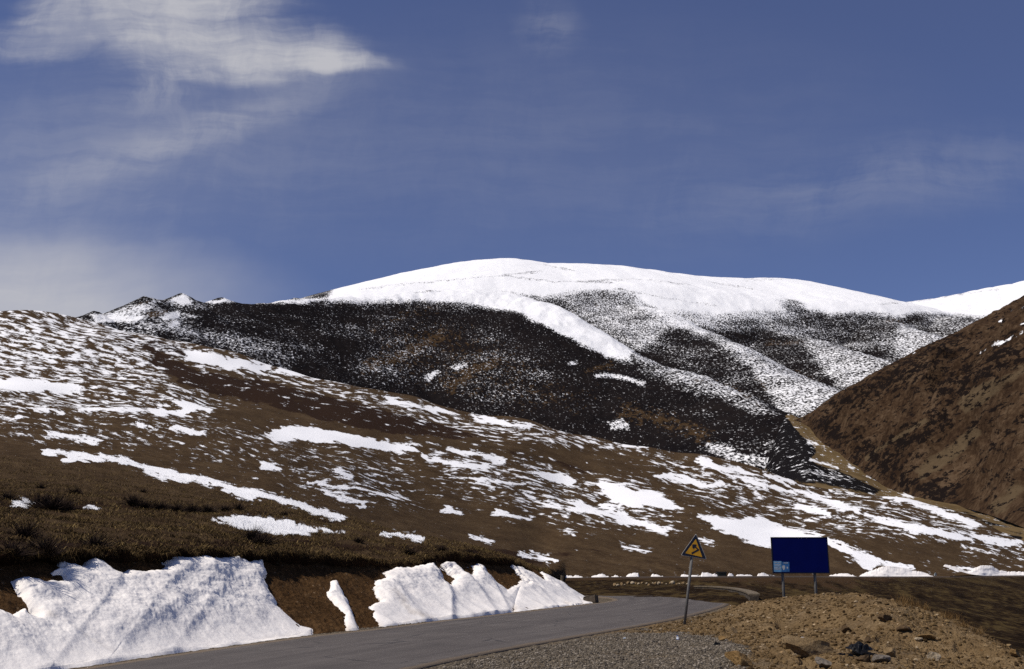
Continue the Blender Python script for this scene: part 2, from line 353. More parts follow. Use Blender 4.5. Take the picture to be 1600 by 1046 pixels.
# ------------------------------------------------------------------ far mountain with its spurs
def build_mountain():
    A = np.radians(np.linspace(-31, 33, 1500)); Rr = np.exp(np.linspace(math.log(950), math.log(5200), 760))
    AZ, RR = np.meshgrid(A, Rr); X = RR * np.sin(AZ); Y = RR * np.cos(AZ)
    wx = 10 * fbm(X / 420, Y / 420, 4); wy = 14 * fbm(X / 420 + 50, Y / 420, 4)
    Xw, Yw = X + wx, Y + wy
    Z = np.full(X.shape, -50.0) + 0.02 * (RR - 950); ID = np.zeros(X.shape, np.int8)
    def ridge(pts, left, right, rnd, rid=0, far=1e9, steep=0.0):
        nonlocal Z, ID
        p = np.array(pts, float); q = at(p[:, 0], p[:, 1], p[:, 2])
        xs = np.arange(len(q)); t = np.linspace(0, len(q) - 1, len(q) * 3); q = mono(xs, q, t)
        out = np.full(X.shape, -1e4)
        for a, b in zip(q[:-1], q[1:]):
            ex, ey = b[0] - a[0], b[1] - a[1]; L2 = ex * ex + ey * ey
            u = np.clip(((Xw - a[0]) * ex + (Yw - a[1]) * ey) / L2, 0, 1)
            dx = Xw - a[0] - ex * u; dy = Yw - a[1] - ey * u
            side = ex * dy - ey * dx
            d = np.hypot(dx, dy); d = np.sqrt(d * d + rnd * rnd) - rnd
            sl = np.where(side > 0, left, right)
            out = np.maximum(out, a[2] + (b[2] - a[2]) * u - sl * d - steep * (np.sqrt(np.maximum(0, d - far) ** 2 + 3600) - 60))
        k = 5.0; ID = np.where(out > Z, rid, ID)
        h = np.clip(0.5 + 0.5 * (out - Z) / k, 0, 1); Z = Z * (1 - h) + out * h + k * h * (1 - h) * 0.5
    # main snowy crest (runs left to right: its camera side is the right-hand side)
    ridge([(440, 476, 3300), (515, 467, 3400), (580, 447, 3500), (640, 430, 3600), (700, 417, 3600), (760, 408, 3600), (790, 406.5, 3600), (850, 414, 3550), (960, 418, 3550),
           (1080, 434, 3600), (1150, 438, 3650), (1212, 437, 3700), (1260, 450, 3700), (1300, 463, 3700), (1340, 471, 3700), (1380, 477, 3700), (1450, 471, 3750), (1520, 457, 3850), (1600, 441, 3950), (1750, 415, 4100)], 0.5, 0.45, 60, 0, 520, 0.5)
    # long dark ridge on the left, coming down to the valley
    ridge([(60, 505, 1650), (120, 500, 1680), (146, 491, 1700), (156, 495, 1715), (200, 480, 1780), (230, 466.5, 1820), (262, 471.5, 1880), (288, 460, 1950), (318, 472, 1990), (352, 464.5, 2040), (378, 473, 2090), (430, 476, 2150)], 0.8, 0.66, 1.5)
    ridge([(60, 530, 1650), (146, 512, 1700), (230, 495, 1820), (288, 486, 1950), (352, 480, 2040), (400, 476, 2120),
           (480, 470, 2250), (520, 467, 2330), (600, 464, 2420), (690, 455, 2500), (760, 456, 2480), (820, 464, 2400), (885, 496, 2260), (934, 528, 2160), (976, 551, 2080),
           (1002, 564, 2020), (1073, 585, 1880), (1129, 609, 1750), (1177, 632, 1620), (1215, 654, 1500), (1262, 692, 1370), (1300, 720, 1280)], 0.75, 0.66, 30, 1)
    ridge([(930, 462, 3000), (976, 473, 2900), (1002, 479, 2840), (1031, 489, 2760), (1064, 507, 2640), (1103, 522, 2520), (1145, 540, 2380), (1187, 561, 2240), (1233, 587, 2080), (1275, 606, 1940), (1330, 640, 1780)], 0.72, 0.60, 30, 2)
    ridge([(1120, 480, 3150), (1160, 507, 3000), (1207, 519, 2880), (1250, 527, 2780), (1281, 535, 2700), (1330, 549, 2560), (1387, 566, 2420), (1450, 600, 2250)], 0.72, 0.60, 26, 3)
    ridge([(1300, 482, 3300), (1329, 494, 3200), (1369, 496, 3100), (1409, 510, 2980), (1463, 530, 2820), (1530, 560, 2600)], 0.7, 0.6, 22, 4)
    ridge([(1420, 484, 3400), (1450, 492, 3300), (1485, 494, 3220), (1523, 504, 3100), (1600, 545, 2800)], 0.7, 0.6, 22)
    for c, e1, e2 in [((230, 466, 1815), (216, 486, 1760), (236, 484, 1770)), ((288, 459, 1945), (268, 480, 1880), (312, 482, 1880)), ((352, 464.5, 2035), (335, 478, 1990), (372, 480, 1980)), ((147, 488, 1695), (140, 494, 1680), (152, 495, 1680))]:
        ridge([c, e1], 0.6, 0.6, 1.5); ridge([c, e2], 0.6, 0.6, 1.5); ridge([(c[0] - 12, c[1] + 6.0, c[2] + 15), c, (c[0] + 16, c[1] + 6.5, c[2] + 15)], 0.7, 0.7, 1.0)
    amp = sstep(RR, 900, 1500)
    hx = 1 - np.clip((Z - 650) / 350, 0, 0.75)
    pk = sstep(np.degrees(AZ), -15.5, -11.5); hx = hx * (0.3 + 0.7 * np.maximum(pk, 1 - sstep(Z, 380, 440)))
    Z = Z + amp * hx * (20 * (ridged((Xw + 0.5 * Yw) / 190, (Yw - 0.5 * Xw) / 420, 4) - 0.5) + 4.0 * fbm(X / 55, Y / 55, 4)) 
    P = np.stack([X, Y, Z], -1); qx, qy = proj(P)
    cv = Cover(0.22)
    cv.paint([(380, 470), (1100, 500), (1300, 720), (300, 720), (250, 520), (330, 478)], 0.0, 8)
    cv.paint([(520, 500), (760, 520), (900, 600), (760, 640), (560, 590)], 0.12, 40)
    cv.paint([(330, 500), (520, 500), (520, 560), (420, 560)], 0.13, 20)
    cv.paint([(180, 500), (300, 500), (470, 545), (450, 580), (300, 540)], 0.33, 14)
    cv.paint([(515, 468), (560, 380), (1650, 380), (1650, 506), (1530, 494), (1480, 489), (1430, 486), (1400, 494), (1380, 489), (1330, 486), (1300, 490), (1265, 482), (1245, 468), (1212, 470), (1225, 486), (1180, 488), (1110, 500),
              (1050, 490), (1000, 473), (985, 464), (890, 456), (860, 462), (820, 465), (740, 470), (700, 470), (660, 467), (620, 468), (560, 470)], 1.35, 11)
    cv.paint([(1040, 480), (1120, 488), (1180, 486), (1240, 485), (1250, 500), (1180, 505), (1110, 515), (1060, 505)], 0.62, 12)
    cv.paint([(930, 535), (990, 548), (985, 568), (945, 556)], 0.62, 8)
    cv.paint([(880, 490), (930, 468), (1000, 478), (1060, 508), (1030, 540), (1000, 552), (950, 532)], 0.48, 16)
    cv.paint([(860, 462), (990, 458), (1000, 468), (960, 470), (920, 480), (890, 480)], 0.55, 8)
    cv.paint([(900, 452), (975, 452), (985, 462), (940, 466), (905, 462)], 0.48, 10)
    cv.paint([(1010, 545), (1060, 515), (1105, 525), (1140, 547), (1178, 580), (1202, 622), (1180, 635), (1080, 586)], 0.15, 8)
    cv.paint([(1110, 500), (1250, 500), (1300, 520), (1420, 540), (1420, 560), (1290, 532), (1150, 520)], 0.34, 8)
    cv.paint([(1130, 528), (1200, 520), (1262, 540), (1290, 572), (1308, 608), (1230, 582)], 0.12, 6)
    cv.paint([(1290, 500), (1400, 500), (1420, 525), (1400, 548), (1330, 530)], 0.24, 6)
    cv.paint([(1432, 492), (1520, 496), (1530, 515), (1465, 525)], 0.30, 5)
    for pl, v in [([(264, 472), (288, 458), (302, 473), (285, 478)], 1), ([(318, 472), (350, 466), (374, 472), (330, 475)], 0.95), ([(180, 487), (245, 469), (240, 482), (200, 496), (150, 498)], 0.62), ([(140, 492), (225, 494), (215, 503), (150, 504)], 1),
                  ([(248, 495), (282, 486), (280, 496), (255, 501)], 0.95), ([(262, 506), (282, 500), (282, 507), (266, 511)], 0.9), ([(285, 491), (315, 494), (300, 497)], 0.8), ([(378, 471), (520, 466), (480, 473), (400, 475)], 0.9), ([(200, 478), (230, 466), (222, 474), (196, 486)], 0.3),
                  ([(925, 585), (955, 582), (1010, 598), (1005, 603), (960, 590), (930, 592)], 0.75), ([(885, 565), (905, 565), (903, 570), (888, 570)], 0.8), ([(660, 590), (680, 578), (690, 580), (670, 596)], 0.7), ([(705, 575), (730, 567), (732, 572), (712, 578)], 0.75),
                  ([(1100, 690), (1140, 688), (1155, 705), (1110, 706)], 0.55), ([(950, 660), (975, 655), (985, 670), (955, 672)], 0.5), ([(1090, 700), (1200, 715), (1300, 735), (1330, 745), (1290, 750), (1180, 735)], 0.45)]:
        cv.paint(pl, v, 3)
    cv.paint([(1040, 625), (1110, 640), (1250, 700), (1200, 712), (1050, 670)], 0.08, 10)
    br = Cover(0.0)
    for pts, w, v in [([(570, 520), (640, 490), (700, 478)], 14, .42), ([(560, 575), (620, 560), (700, 520)], 16, .6), ([(690, 610), (740, 580), (790, 560)], 16, .6), ([(600, 540), (650, 520)], 10, .5), ([(780, 640), (860, 620), (940, 610)], 16, .38),
                      ([(960, 640), (1050, 660), (1120, 690)], 20, .55), ([(1080, 590), (1150, 610), (1195, 640)], 10, .42), ([(910, 582), (960, 570)], 8, .55), ([(1180, 585), (1202, 618)], 6, .5), ([(1190, 536), (1260, 536)], 6, .5),
                      ([(230, 492), (265, 488)], 5, .75), ([(260, 502), (280, 497)], 3, .7), ([(195, 487), (232, 470)], 3, .6), ([(880, 490), (940, 478)], 8, .45), ([(1290, 600), (1240, 580)], 8, .4), ([(1380, 500), (1420, 505)], 5, .5), ([(620, 463), (690, 456)], 4, .5)]:
        br.paint(strip(pts, w, w), v * 1.0, w * 1.1, 'max')
    br.paint([(560, 510), (700, 480), (860, 560), (960, 640), (900, 660), (740, 640), (600, 600)], 0.40, 40, 'max')
    for pts in [[(560, 452), (700, 438), (850, 424)], [(700, 462), (790, 456), (860, 468), (920, 500)], [(640, 458), (700, 454)], [(850, 414), (900, 424)], [(900, 440), (1000, 436), (1080, 446)], [(1100, 440), (1180, 452)], [(1160, 437), (1225, 437)], [(1230, 468), (1262, 478)], [(1370, 476), (1420, 473), (1500, 460), (1560, 452)], [(960, 450), (1050, 468), (1120, 478)], [(780, 430), (860, 440), (960, 442)]]:
        cv.paint(strip(pts, 1.3, 1.3), 0.42, 2.0)
    jx = 5 * fbm(X / 40, Y / 60, 4); jy = 3.0 * fbm(X / 40 + 9, Y / 60, 4)
    cov = cv(qx + jx, qy + jy); brn = br(qx + jx, qy + jy)
    for rid, polys in [(1, [([(690, 448), (830, 450), (895, 480), (944, 512), (1002, 548), (962, 561), (930, 547), (890, 529), (850, 507), (800, 485), (740, 475), (700, 467)], 1.08, 6),
                            ([(985, 545), (1080, 572), (1136, 596), (1184, 620), (1222, 648), (1185, 647), (1120, 622), (1060, 603), (1000, 580)], 0.38, 10), ([(1100, 586), (1140, 598), (1190, 626), (1210, 650), (1165, 645), (1130, 625)], 0.46, 7)]),
                       (2, [([(1085, 500), (1155, 525), (1200, 548), (1250, 576), (1320, 612), (1262, 645), (1215, 650), (1196, 614), (1176, 579), (1140, 551), (1108, 530)], 0.52, 9), ([(985, 462), (1060, 488), (1110, 512), (1100, 526), (1050, 508), (1000, 484)], 0.75, 7)]),
                       (3, [([(1262, 518), (1400, 552), (1450, 580), (1335, 612), (1306, 604), (1286, 574), (1258, 546)], 0.47, 9)]),
                       (4, [([(1408, 498), (1490, 526), (1425, 562), (1396, 550)], 0.5, 8)])]:
        for poly, val, fe in polys:
            cc = Cover(0.0); cc.paint(poly, 1.0, fe); w = cc(qx + jx, qy + jy) * (ID == rid); cov = cov + (val - cov) * w
    # aspect: a little more snow where the ground lies flatter
    nrm = normals(P); mid = (cov > 0.03) * np.clip(1.3 - cov, 0, 1); cov = cov + 0.25 * (nrm[..., 2] - 0.90) + mid * (0.26 * fbm(X / 150 + Z / 90, Z / 40 - X / 260, 4) + 0.22 * (ridged((X + Z) / 70, (Y * 0.6 - Z) / 260, 3) - 0.5))
    ca, sa = math.cos(0.5), math.sin(0.5)
    flow = np.stack([X * 0.72 + Z * 0.40, Y * 0.22, Z * 0.62 - X * 0.25], -1)
    o = grid_obj('mountain', P, M_mount, {'cover': cov, 'brown': brn, 'flow': flow, 'shrub': np.zeros_like(Z)})
    return o
build_mountain()

# ------------------------------------------------------------------ roadside geometry tables
FOOT = [(-400, 1128), (-200, 1092), (0, 1062), (130, 1043), (300, 1018), (487, 993), (560, 985), (700, 968), (800, 957), (900, 946), (940, 941), (958, 938.5)]
LIP = [(-400, 872), (-200, 864), (0, 866), (100, 862), (250, 862), (420, 868), (520, 872), (600, 874), (700, 868), (780, 874), (830, 880), (860, 893), (880, 905), (900, 918), (930, 934), (958, 938.3)]
N_LEFT = np.array([-0.942, 0.334])
def foot_r(px):
    P = at_z(px, interp(FOOT, np.atleast_1d(px)), -0.03); return np.hypot(P[:, 0], P[:, 1])
def lip_r(px):
    px = np.atleast_1d(np.asarray(px, float)); x, y, z = ray(px, interp(LIP, px)); h = np.hypot(x, y)
    w = interp([(-400, 3.0), (700, 3.0), (830, 2.7), (880, 1.7), (930, 0.5), (958, 0.05)], px)
    return foot_r(px) + w / np.maximum(0.2, x / h * N_LEFT[0] + y / h * N_LEFT[1])

# ------------------------------------------------------------------ the long hillside
def build_hillside():
    def lipk(px):
        y = float(interp(LIP, np.array([px]))[0]); r = float(lip_r(px)[0])
        return [(y + 24, r + 0.75), (y + 3, r - 0.02), (y, r + 0.12)]
    cols = []
    for px, kn in [(-300, [(806, 33), (745, 70), (690, 125), (640, 210), (590, 345), (545, 520), (489, 880)]),
                   (-100, [(803, 35), (742, 75), (690, 132), (640, 220), (590, 360), (545, 540), (489.5, 880)]),
                   (0, [(800, 38), (740, 80), (690, 140), (640, 230), (590, 370), (540, 560), (491, 880)]),
                   (70, [(802, 40), (743, 83), (694, 143), (645, 230), (595, 370), (545, 560), (492, 900)]),
                   (150, [(804, 43), (750, 86), (700, 146), (652, 232), (603, 370), (555, 560), (499, 930)]),
                   (230, [(806, 45), (757, 90), (708, 150), (661, 235), (614, 370), (568, 560), (519, 920)]),
                   (300, [(808, 48), (763, 92), (716, 152), (670, 238), (624, 370), (580, 560), (541, 900)]),
                   (420, [(812, 55), (775, 98), (733, 156), (690, 242), (648, 370), (608, 550), (570, 860)]),
                   (530, [(820, 60), (803, 108), (762, 168), (715, 250), (672, 365), (632, 540), (593, 830)]),
                   (620, [(836, 62), (829, 122), (792, 188), (740, 268), (694, 365), (656, 530), (618, 820)]),
                   (720, [(852, 64), (849, 145), (822, 200), (768, 288), (717, 380), (678, 530), (640, 800)]),
                   (800, [(874, 68), (870, 150), (842, 205), (787, 294), (738, 390), (696, 535), (657, 790)])]:
        cols.append((px, lipk(px) + kn))
    for px, kn in [(850, [(899, 53), (897, 55), (895, 57), (893, 66), (886, 150), (858, 208), (804, 294), (752, 405), (710, 560), (667, 790)]),
                   (885, [(905, 140), (903.5, 142), (899, 145), (891, 154), (875, 178), (845, 222), (803, 300), (760, 420), (715, 570), (674, 790)]),
                   (1000, [(904.5, 155), (902.5, 157), (898, 160), (892, 168), (875, 190), (850, 230), (815, 300), (775, 410), (735, 560), (695, 770)]),
                   (1100, [(904, 168), (902, 170), (898, 173), (891, 181), (876, 207), (853, 250), (820, 318), (784, 420), (748, 560), (713, 745)]),
                   (1230, [(903, 203), (901, 205), (898, 208), (893, 217), (880, 242), (860, 282), (830, 342), (800, 432), (770, 560), (741, 720)]),
                   (1330, [(904, 214), (902, 216), (899, 219), (894, 227), (882, 250), (863, 285), (839, 340), (813, 425), (788, 530), (763, 655)]),
                   (1450, [(903.5, 228), (902, 231), (900, 234), (896, 242), (885, 260), (870, 290), (850, 335), (830, 400), (810, 490), (787, 600)]),
                   (1530, [(902.5, 240), (901, 243), (899, 247), (895, 254), (887, 270), (876, 297), (861, 340), (845, 395), (829, 465), (812, 550)]),
                   (1600, [(902, 254), (900.5, 257), (898.5, 260), (896, 266), (890, 278), (882, 297), (873, 330), (864, 380), (855, 430), (846, 480)]),
                   (1850, [(901, 285), (900, 287), (898, 290), (896, 296), (893, 308), (890, 325), (887, 350), (884, 390), (882, 430), (880, 470)])]:
        cols.append((px, kn))
    px = np.concatenate([np.arange(-260, 0, 3.0), np.arange(0, 1600, 1.25), np.arange(1600, 1850, 4.0)])
    s = Sheet(cols, px, [5, 6, 70, 90, 70, 60, 60, 60, 60, 12, 12], back=[(45, 1.35), (170, 2.0)])
    # sheet has knots: lip(3) + 7 + back(2) = 12 -> 11 spans
    X, Y = s.P[..., 0], s.P[..., 1]; r = s.r
    near = 1 - sstep(r, 90, 300); t = np.broadcast_to(s.t[:, None], r.shape)
    fl = sstep(t, 0.0, 1.0)
    dz = 0.10 * fbm(X / 1.1, Y / 1.1, 4) * near * (1 - sstep(r, 40, 90)) + near * 0.28 * fbm(X / 7, Y / 7, 4) * sstep(r, 22, 40) + 0.012 * r * fbm(X / (18 + r * .12), Y / (18 + r * .12), 3) * sstep(r, 80, 240)
    lipz = (1 - sstep(t, 1.6, 2.4)) * sstep(850 - s.px, 0, 60)
    dz = dz + lipz * 0.22 * fbm(X / 0.7, Y / 0.7, 4)
    foot = sstep(s.px, 840, 890) * (1 - sstep(t, 1.0, 3.2))
    dz = dz * (1 - foot)
    # the drop under the shrub line above the road
    s.P[..., 2] += dz
    out = lipz[..., None] * 0.25 * fbm(X / 0.9 + 40, Y / 0.9, 4)[..., None]
    s.P[..., :2] += out * np.array([0.942, -0.334])
    s.reproj()
    qx, qy = s.qx, s.qy
    cv = Cover(0.15); P_ = cv.paint
    P_([(-240, 480), (160, 490), (420, 565), (640, 622), (700, 645), (600, 650), (420, 610), (330, 640), (-240, 640)], 0.40, 20)
    P_([(-240, 480), (160, 490), (260, 530), (330, 580), (200, 590), (-240, 580)], 0.47, 18)
    P_([(230, 538), (300, 575), (440, 600), (700, 668), (650, 680), (430, 640), (300, 610), (240, 570)], 0.20, 9)
    P_([(-240, 595), (60, 600), (300, 640), (330, 660), (100, 645), (-240, 640)], 0.42, 12)
    P_([(-240, 645), (280, 655), (300, 700), (-240, 690)], 0.33, 16)
    P_([(300, 640), (650, 680), (650, 760), (300, 720)], 0.30, 18)
    P_([(330, 655), (420, 620), (520, 655), (640, 680), (500, 690)], 0.12, 12)
    P_([(600, 622), (1000, 693), (1000, 712), (780, 690), (640, 655)], 0.40, 10)
    P_([(440, 725), (620, 740), (640, 790), (480, 780)], 0.34, 18)
    P_([(650, 690), (1000, 740), (1060, 830), (900, 820), (700, 770)], 0.38, 22)
    P_([(800, 690), (960, 725), (1000, 740), (900, 740)], 0.12, 12)
    P_([(1000, 700), (1240, 742), (1460, 790), (1600, 840), (1700, 870), (1600, 880), (1400, 860), (1250, 820), (1100, 790), (1020, 740)], 0.37, 18)
    P_([(-240, 690), (0, 690), (300, 755), (560, 815), (640, 845), (900, 880), (900, 905), (-240, 905)], -0.15, 14)
    P_([(600, 800), (1050, 850), (1080, 890), (820, 880)], 0.04, 14)
    P_([(1290, 840), (1500, 850), (1500, 885), (1400, 885)], 0.12, 12)
    P_([(1100, 850), (1280, 850), (1400, 893), (1100, 893)], 0.02, 10)
    patches = [
        [(413, 680), (440, 668), (470, 667), (560, 682), (640, 697), (660, 706), (620, 708), (540, 694), (470, 688), (430, 690)],
        strip([(68, 705), (130, 712), (200, 722), (255, 738), (310, 748), (350, 760), (420, 775), (470, 790), (535, 812)], 4, 5),
        strip([(100, 716), (140, 722)], 5, 2), [(225, 738), (260, 742), (300, 752), (285, 754), (240, 746)], strip([(350, 762), (400, 780)], 5, 5),
        [(-10, 592), (30, 590), (75, 595), (125, 603), (115, 616), (70, 613), (30, 612), (-10, 608)], [(260, 628), (290, 624), (335, 640), (325, 644), (290, 640)], strip([(120, 640), (200, 640), (290, 646)], 3, 4), [(275, 640), (300, 640), (298, 652), (270, 648)],
        strip([(82, 678), (155, 690)], 3, 3), strip([(215, 660), (245, 668)], 3, 2), strip([(270, 668), (312, 677)], 4, 3), strip([(0, 650), (30, 655)], 3, 2), strip([(50, 640), (100, 645)], 3, 2),
        [(332, 812), (370, 806), (420, 808), (445, 818), (470, 822), (495, 830), (480, 836), (430, 834), (380, 826), (350, 818)], strip([(440, 814), (475, 824), (535, 832)], 3, 1), [(20, 782), (40, 779), (58, 786), (40, 794), (22, 790)], [(133, 791), (150, 791), (155, 797), (137, 797)],
        strip([(598, 834), (640, 838), (660, 846)], 2, 4), strip([(735, 838), (770, 847)], 2, 2), strip([(810, 866), (868, 878)], 3, 2), strip([(830, 861), (850, 870)], 2, 1), strip([(700, 703), (740, 708), (790, 722)], 2.5, 4),
        [(838, 738), (870, 738), (905, 752), (890, 760), (860, 752)], [(935, 755), (965, 755), (985, 766), (1030, 770), (1045, 782), (1072, 793), (1060, 797), (1010, 790), (985, 795), (960, 785), (940, 770)],
        strip([(895, 785), (930, 800), (990, 815), (1045, 832)], 4, 6), strip([(940, 790), (980, 808)], 4, 4), strip([(820, 775), (860, 790), (920, 800)], 2, 3), [(1092, 803), (1115, 806), (1130, 812), (1180, 808), (1230, 822), (1275, 836), (1300, 850), (1210, 856), (1175, 850), (1150, 838), (1120, 828)],
        strip([(1290, 843), (1330, 864), (1370, 888)], 5, 9), strip([(1260, 832), (1320, 858), (1380, 880), (1420, 888)], 2.5, 4), strip([(1290, 760), (1350, 768)], 5, 3), strip([(1385, 772), (1470, 800), (1530, 822)], 4, 4), strip([(1400, 770), (1470, 788)], 3, 6),
        strip([(1240, 766), (1290, 782), (1340, 800)], 3, 5), strip([(1245, 790), (1300, 805)], 6, 4), strip([(1350, 806), (1400, 818), (1450, 828), (1490, 838)], 3, 4), strip([(1430, 824), (1520, 844)], 5, 4), strip([(1380, 815), (1440, 835)], 2, 2), strip([(1500, 832), (1580, 852)], 2, 4),
        strip([(1530, 838), (1600, 850)], 3, 3), strip([(1090, 720), (1140, 735), (1180, 742)], 7, 2), strip([(1150, 745), (1240, 770)], 3, 3), strip([(1040, 745), (1110, 760), (1130, 757)], 3, 5), strip([(1030, 742), (1075, 752)], 4, 4), strip([(1195, 740), (1240, 755)], 3, 2),
        strip([(480, 755), (560, 765), (640, 780)], 2.5, 2), strip([(500, 766), (570, 790)], 2, 4), strip([(520, 735), (550, 745)], 5, 3), strip([(660, 712), (700, 725), (760, 730)], 3, 5), strip([(730, 748), (790, 755)], 3, 2), strip([(690, 795), (720, 802)], 5, 2), strip([(770, 800), (830, 812)], 3, 2),
        strip([(970, 853), (1015, 862)], 2, 2), strip([(880, 830), (900, 834)], 2, 1), strip([(1095, 843), (1115, 848)], 2, 2), strip([(405, 725), (440, 735)], 5, 3), [(285, 548), (330, 552), (380, 565), (425, 575), (400, 580), (330, 572), (290, 564)], strip([(400, 560), (425, 568)], 6, 4), strip([(430, 575), (560, 600)], 5, 3),
        strip([(600, 625), (700, 645)], 4, 2), strip([(738, 652), (830, 668)], 4, 3), strip([(960, 690), (1010, 700)], 4, 3), strip([(1480, 885), (1520, 892)], 2, 3),
    ]
    for pl in patches: P_(pl, 1.15, 7.5, 'max')
    br = Cover(0.0)
    br.paint([(225, 535), (300, 575), (440, 600), (720, 668), (760, 690), (600, 680), (430, 640), (300, 608), (235, 570)], 0.75, 8)
    br.paint([(150, 500), (260, 535), (330, 560), (300, 570), (220, 545)], 0.7, 8)
    br.paint([(760, 690), (880, 720), (960, 735), (1000, 745), (900, 742), (780, 710)], 0.5, 12)
    br.paint([(600, 815), (900, 850), (1100, 880), (1100, 892), (850, 878), (640, 840)], 0.36, 14)
    br.paint([(-240, 770), (60, 772), (180, 785), (330, 795), (480, 800), (560, 812), (540, 822), (400, 812), (330, 805), (200, 800), (50, 805), (-240, 815)], 0.62, 7)
    br.paint(strip([(-240, 850), (0, 846), (150, 850), (300, 852), (420, 848), (560, 856), (700, 858), (800, 868), (850, 884)], 9, 6), 0.72, 6)
    br.paint([(200, 820), (380, 815), (420, 830), (280, 832)], 0.4, 8)
    fu = s.px; fv = (s.py - 0.21 * s.px) * 3.0
    jx = 13 * fbm(fu / 30, fv / 30, 6, 0.66); jy = 4.0 * fbm(fu / 30 + 7, fv / 30, 6, 0.66)
    cov = cv(qx + jx, qy + jy); brn = br(qx + jx, qy + jy)
    cov = np.where(t < 2.2, np.where(s.px < 850, -0.4, cov), cov)
    brn = np.maximum(brn, np.where((t < 2.05) & (s.px < 852), 0.85, 0))
    # surface coordinates running along the drift lines of the slope
    k = np.clip(300 / np.maximum(r, 60), 0.35, 1.6)
    u = s.px; v = s.py - 0.21 * s.px
    ksc = 0.75 + 0.45 * sstep(r, 150, 800)
    flow = np.stack([u * 1.0, v * 5.2, np.zeros_like(u)], -1)
    o = grid_obj('hillside', s.P, M_hill, {'cover': cov, 'brown': brn, 'flow': flow, 'shrub': np.zeros_like(r)})
    s.cov = cov
    return s
HILL = build_hillside()

# ------------------------------------------------------------------ brown hill on the right, valley floor
def build_brown_hill():
    cols = []
    for px, f, c in [(1238, (668, 1395), (658, 1400)), (1258, (671, 1383), (649.5, 1412)), (1285, (694, 1175), (632, 1380)), (1310, (709, 1103), (615, 1370)), (1332, (732, 1012), (603, 1360)), (1365, (748, 942), (585, 1350)), (1400, (773, 862), (565, 1340)), (1440, (785, 782), (546, 1340)), (1500, (793, 732), (516, 1350)), (1600, (825, 584), (463, 1400)), (1700, (880, 520), (412, 1450)), (1850, (950, 450), (350, 1500))]:
        cols.append((px, lin(px, f, c, 6, bow=-0.02 * (c[1] - f[1]))))
    px = np.concatenate([np.arange(1238, 1610, 1.0), np.arange(1610, 1850, 3.0)])
    s = Sheet(cols, px, [90, 80, 70, 60, 50, 10, 10], back=[(30, 1.15), (200, 1.7)])
    w = (s.py + 0.62 * s.px) / 95.0; l = (s.px * 0.85 - s.py * 0.5) / 330.0
    edge = sstep(s.px, 1245, 1330); t = np.broadcast_to(s.t[:, None], s.r.shape); mid = sstep(t, 0, 1.0) * (1 - sstep(t, 3.6, 5.0))
    X, Y = s.P[..., 0], s.P[..., 1]
    s.P[..., 2] += edge * mid * (80 * (ridged(w, l, 4, 0.55) - 0.5)) + edge * sstep(t, 0.05, 0.8) * (1 - sstep(t, 5, 6)) * 4.5 * fbm(X / 45, Y / 45, 5) + edge * sstep(t, 0.05, 0.8) * 2.2 * fbm(X / 14, Y / 14, 3)
    s.reproj(); qx, qy = s.qx, s.qy
    cv = Cover(-0.2)
    for pl in [strip([(1530, 552), (1560, 535)], 1.5, 1.5), strip([(1558, 540), (1580, 528), (1600, 518)], 1.5, 2.5), strip([(1586, 510), (1604, 505)], 1.5, 1.5), strip([(1580, 487), (1600, 480)], 1.5, 1.5), strip([(1374, 570), (1384, 565)], 3, 3), strip([(1425, 552), (1430, 550)], 2, 2), strip([(1560, 505), (1566, 500)], 2, 2)]:
        cv.paint(pl, 0.95, 4, 'max')
    cv.paint([(1580, 812), (1605, 808), (1605, 835), (1585, 832)], 0.25, 4)
    br = Cover(0.0)  # pale ridges and a track; ridges painted lighter to make up for weak shading
    for pts, wd, v in [([(1350, 718), (1420, 672), (1450, 655)], 5, .72), ([(1500, 640), (1560, 600), (1610, 575)], 14, .72), ([(1430, 745), (1500, 700), (1530, 670)], 13, .72), ([(1545, 800), (1600, 750)], 16, .72), ([(1480, 770), (1530, 730)], 12, .5), ([(1560, 660), (1600, 640)], 14, .4), ([(1266, 640), (1254, 652), (1250, 660), (1257, 672)], 2.2, 1.0), ([(1262, 664), (1275, 700)], 4, .2), ([(1340, 620), (1400, 600)], 5, .3), ([(1520, 780), (1580, 800)], 12, .6)]:
        br.paint(strip(pts, wd, wd), v, wd, 'max')
    sh = Cover(0.0)
    for pts, wd, v in [([(1300, 640), (1400, 590), (1500, 530)], 18, .3), ([(1330, 690), (1380, 720), (1430, 760)], 16, .35), ([(1430, 765), (1490, 772)], 16, .4), ([(1400, 700), (1480, 650)], 14, .35), ([(1280, 655), (1320, 690)], 12, .4), ([(1460, 620), (1600, 540)], 20, .3)]:
        sh.paint(strip(pts, wd, wd), v, wd, 'max')
    Zb = s.P[..., 2]; flow = np.stack([(X - Zb) * 0.85, (X + Zb) * 0.42, Y * 0.25], -1)
    grid_obj('hill', s.P, M_brown, {'cover': cv(qx, qy), 'brown': br(qx, qy), 'flow': flow, 'shrub': sh(qx, qy)})
    return s
BROWN = build_brown_hill()

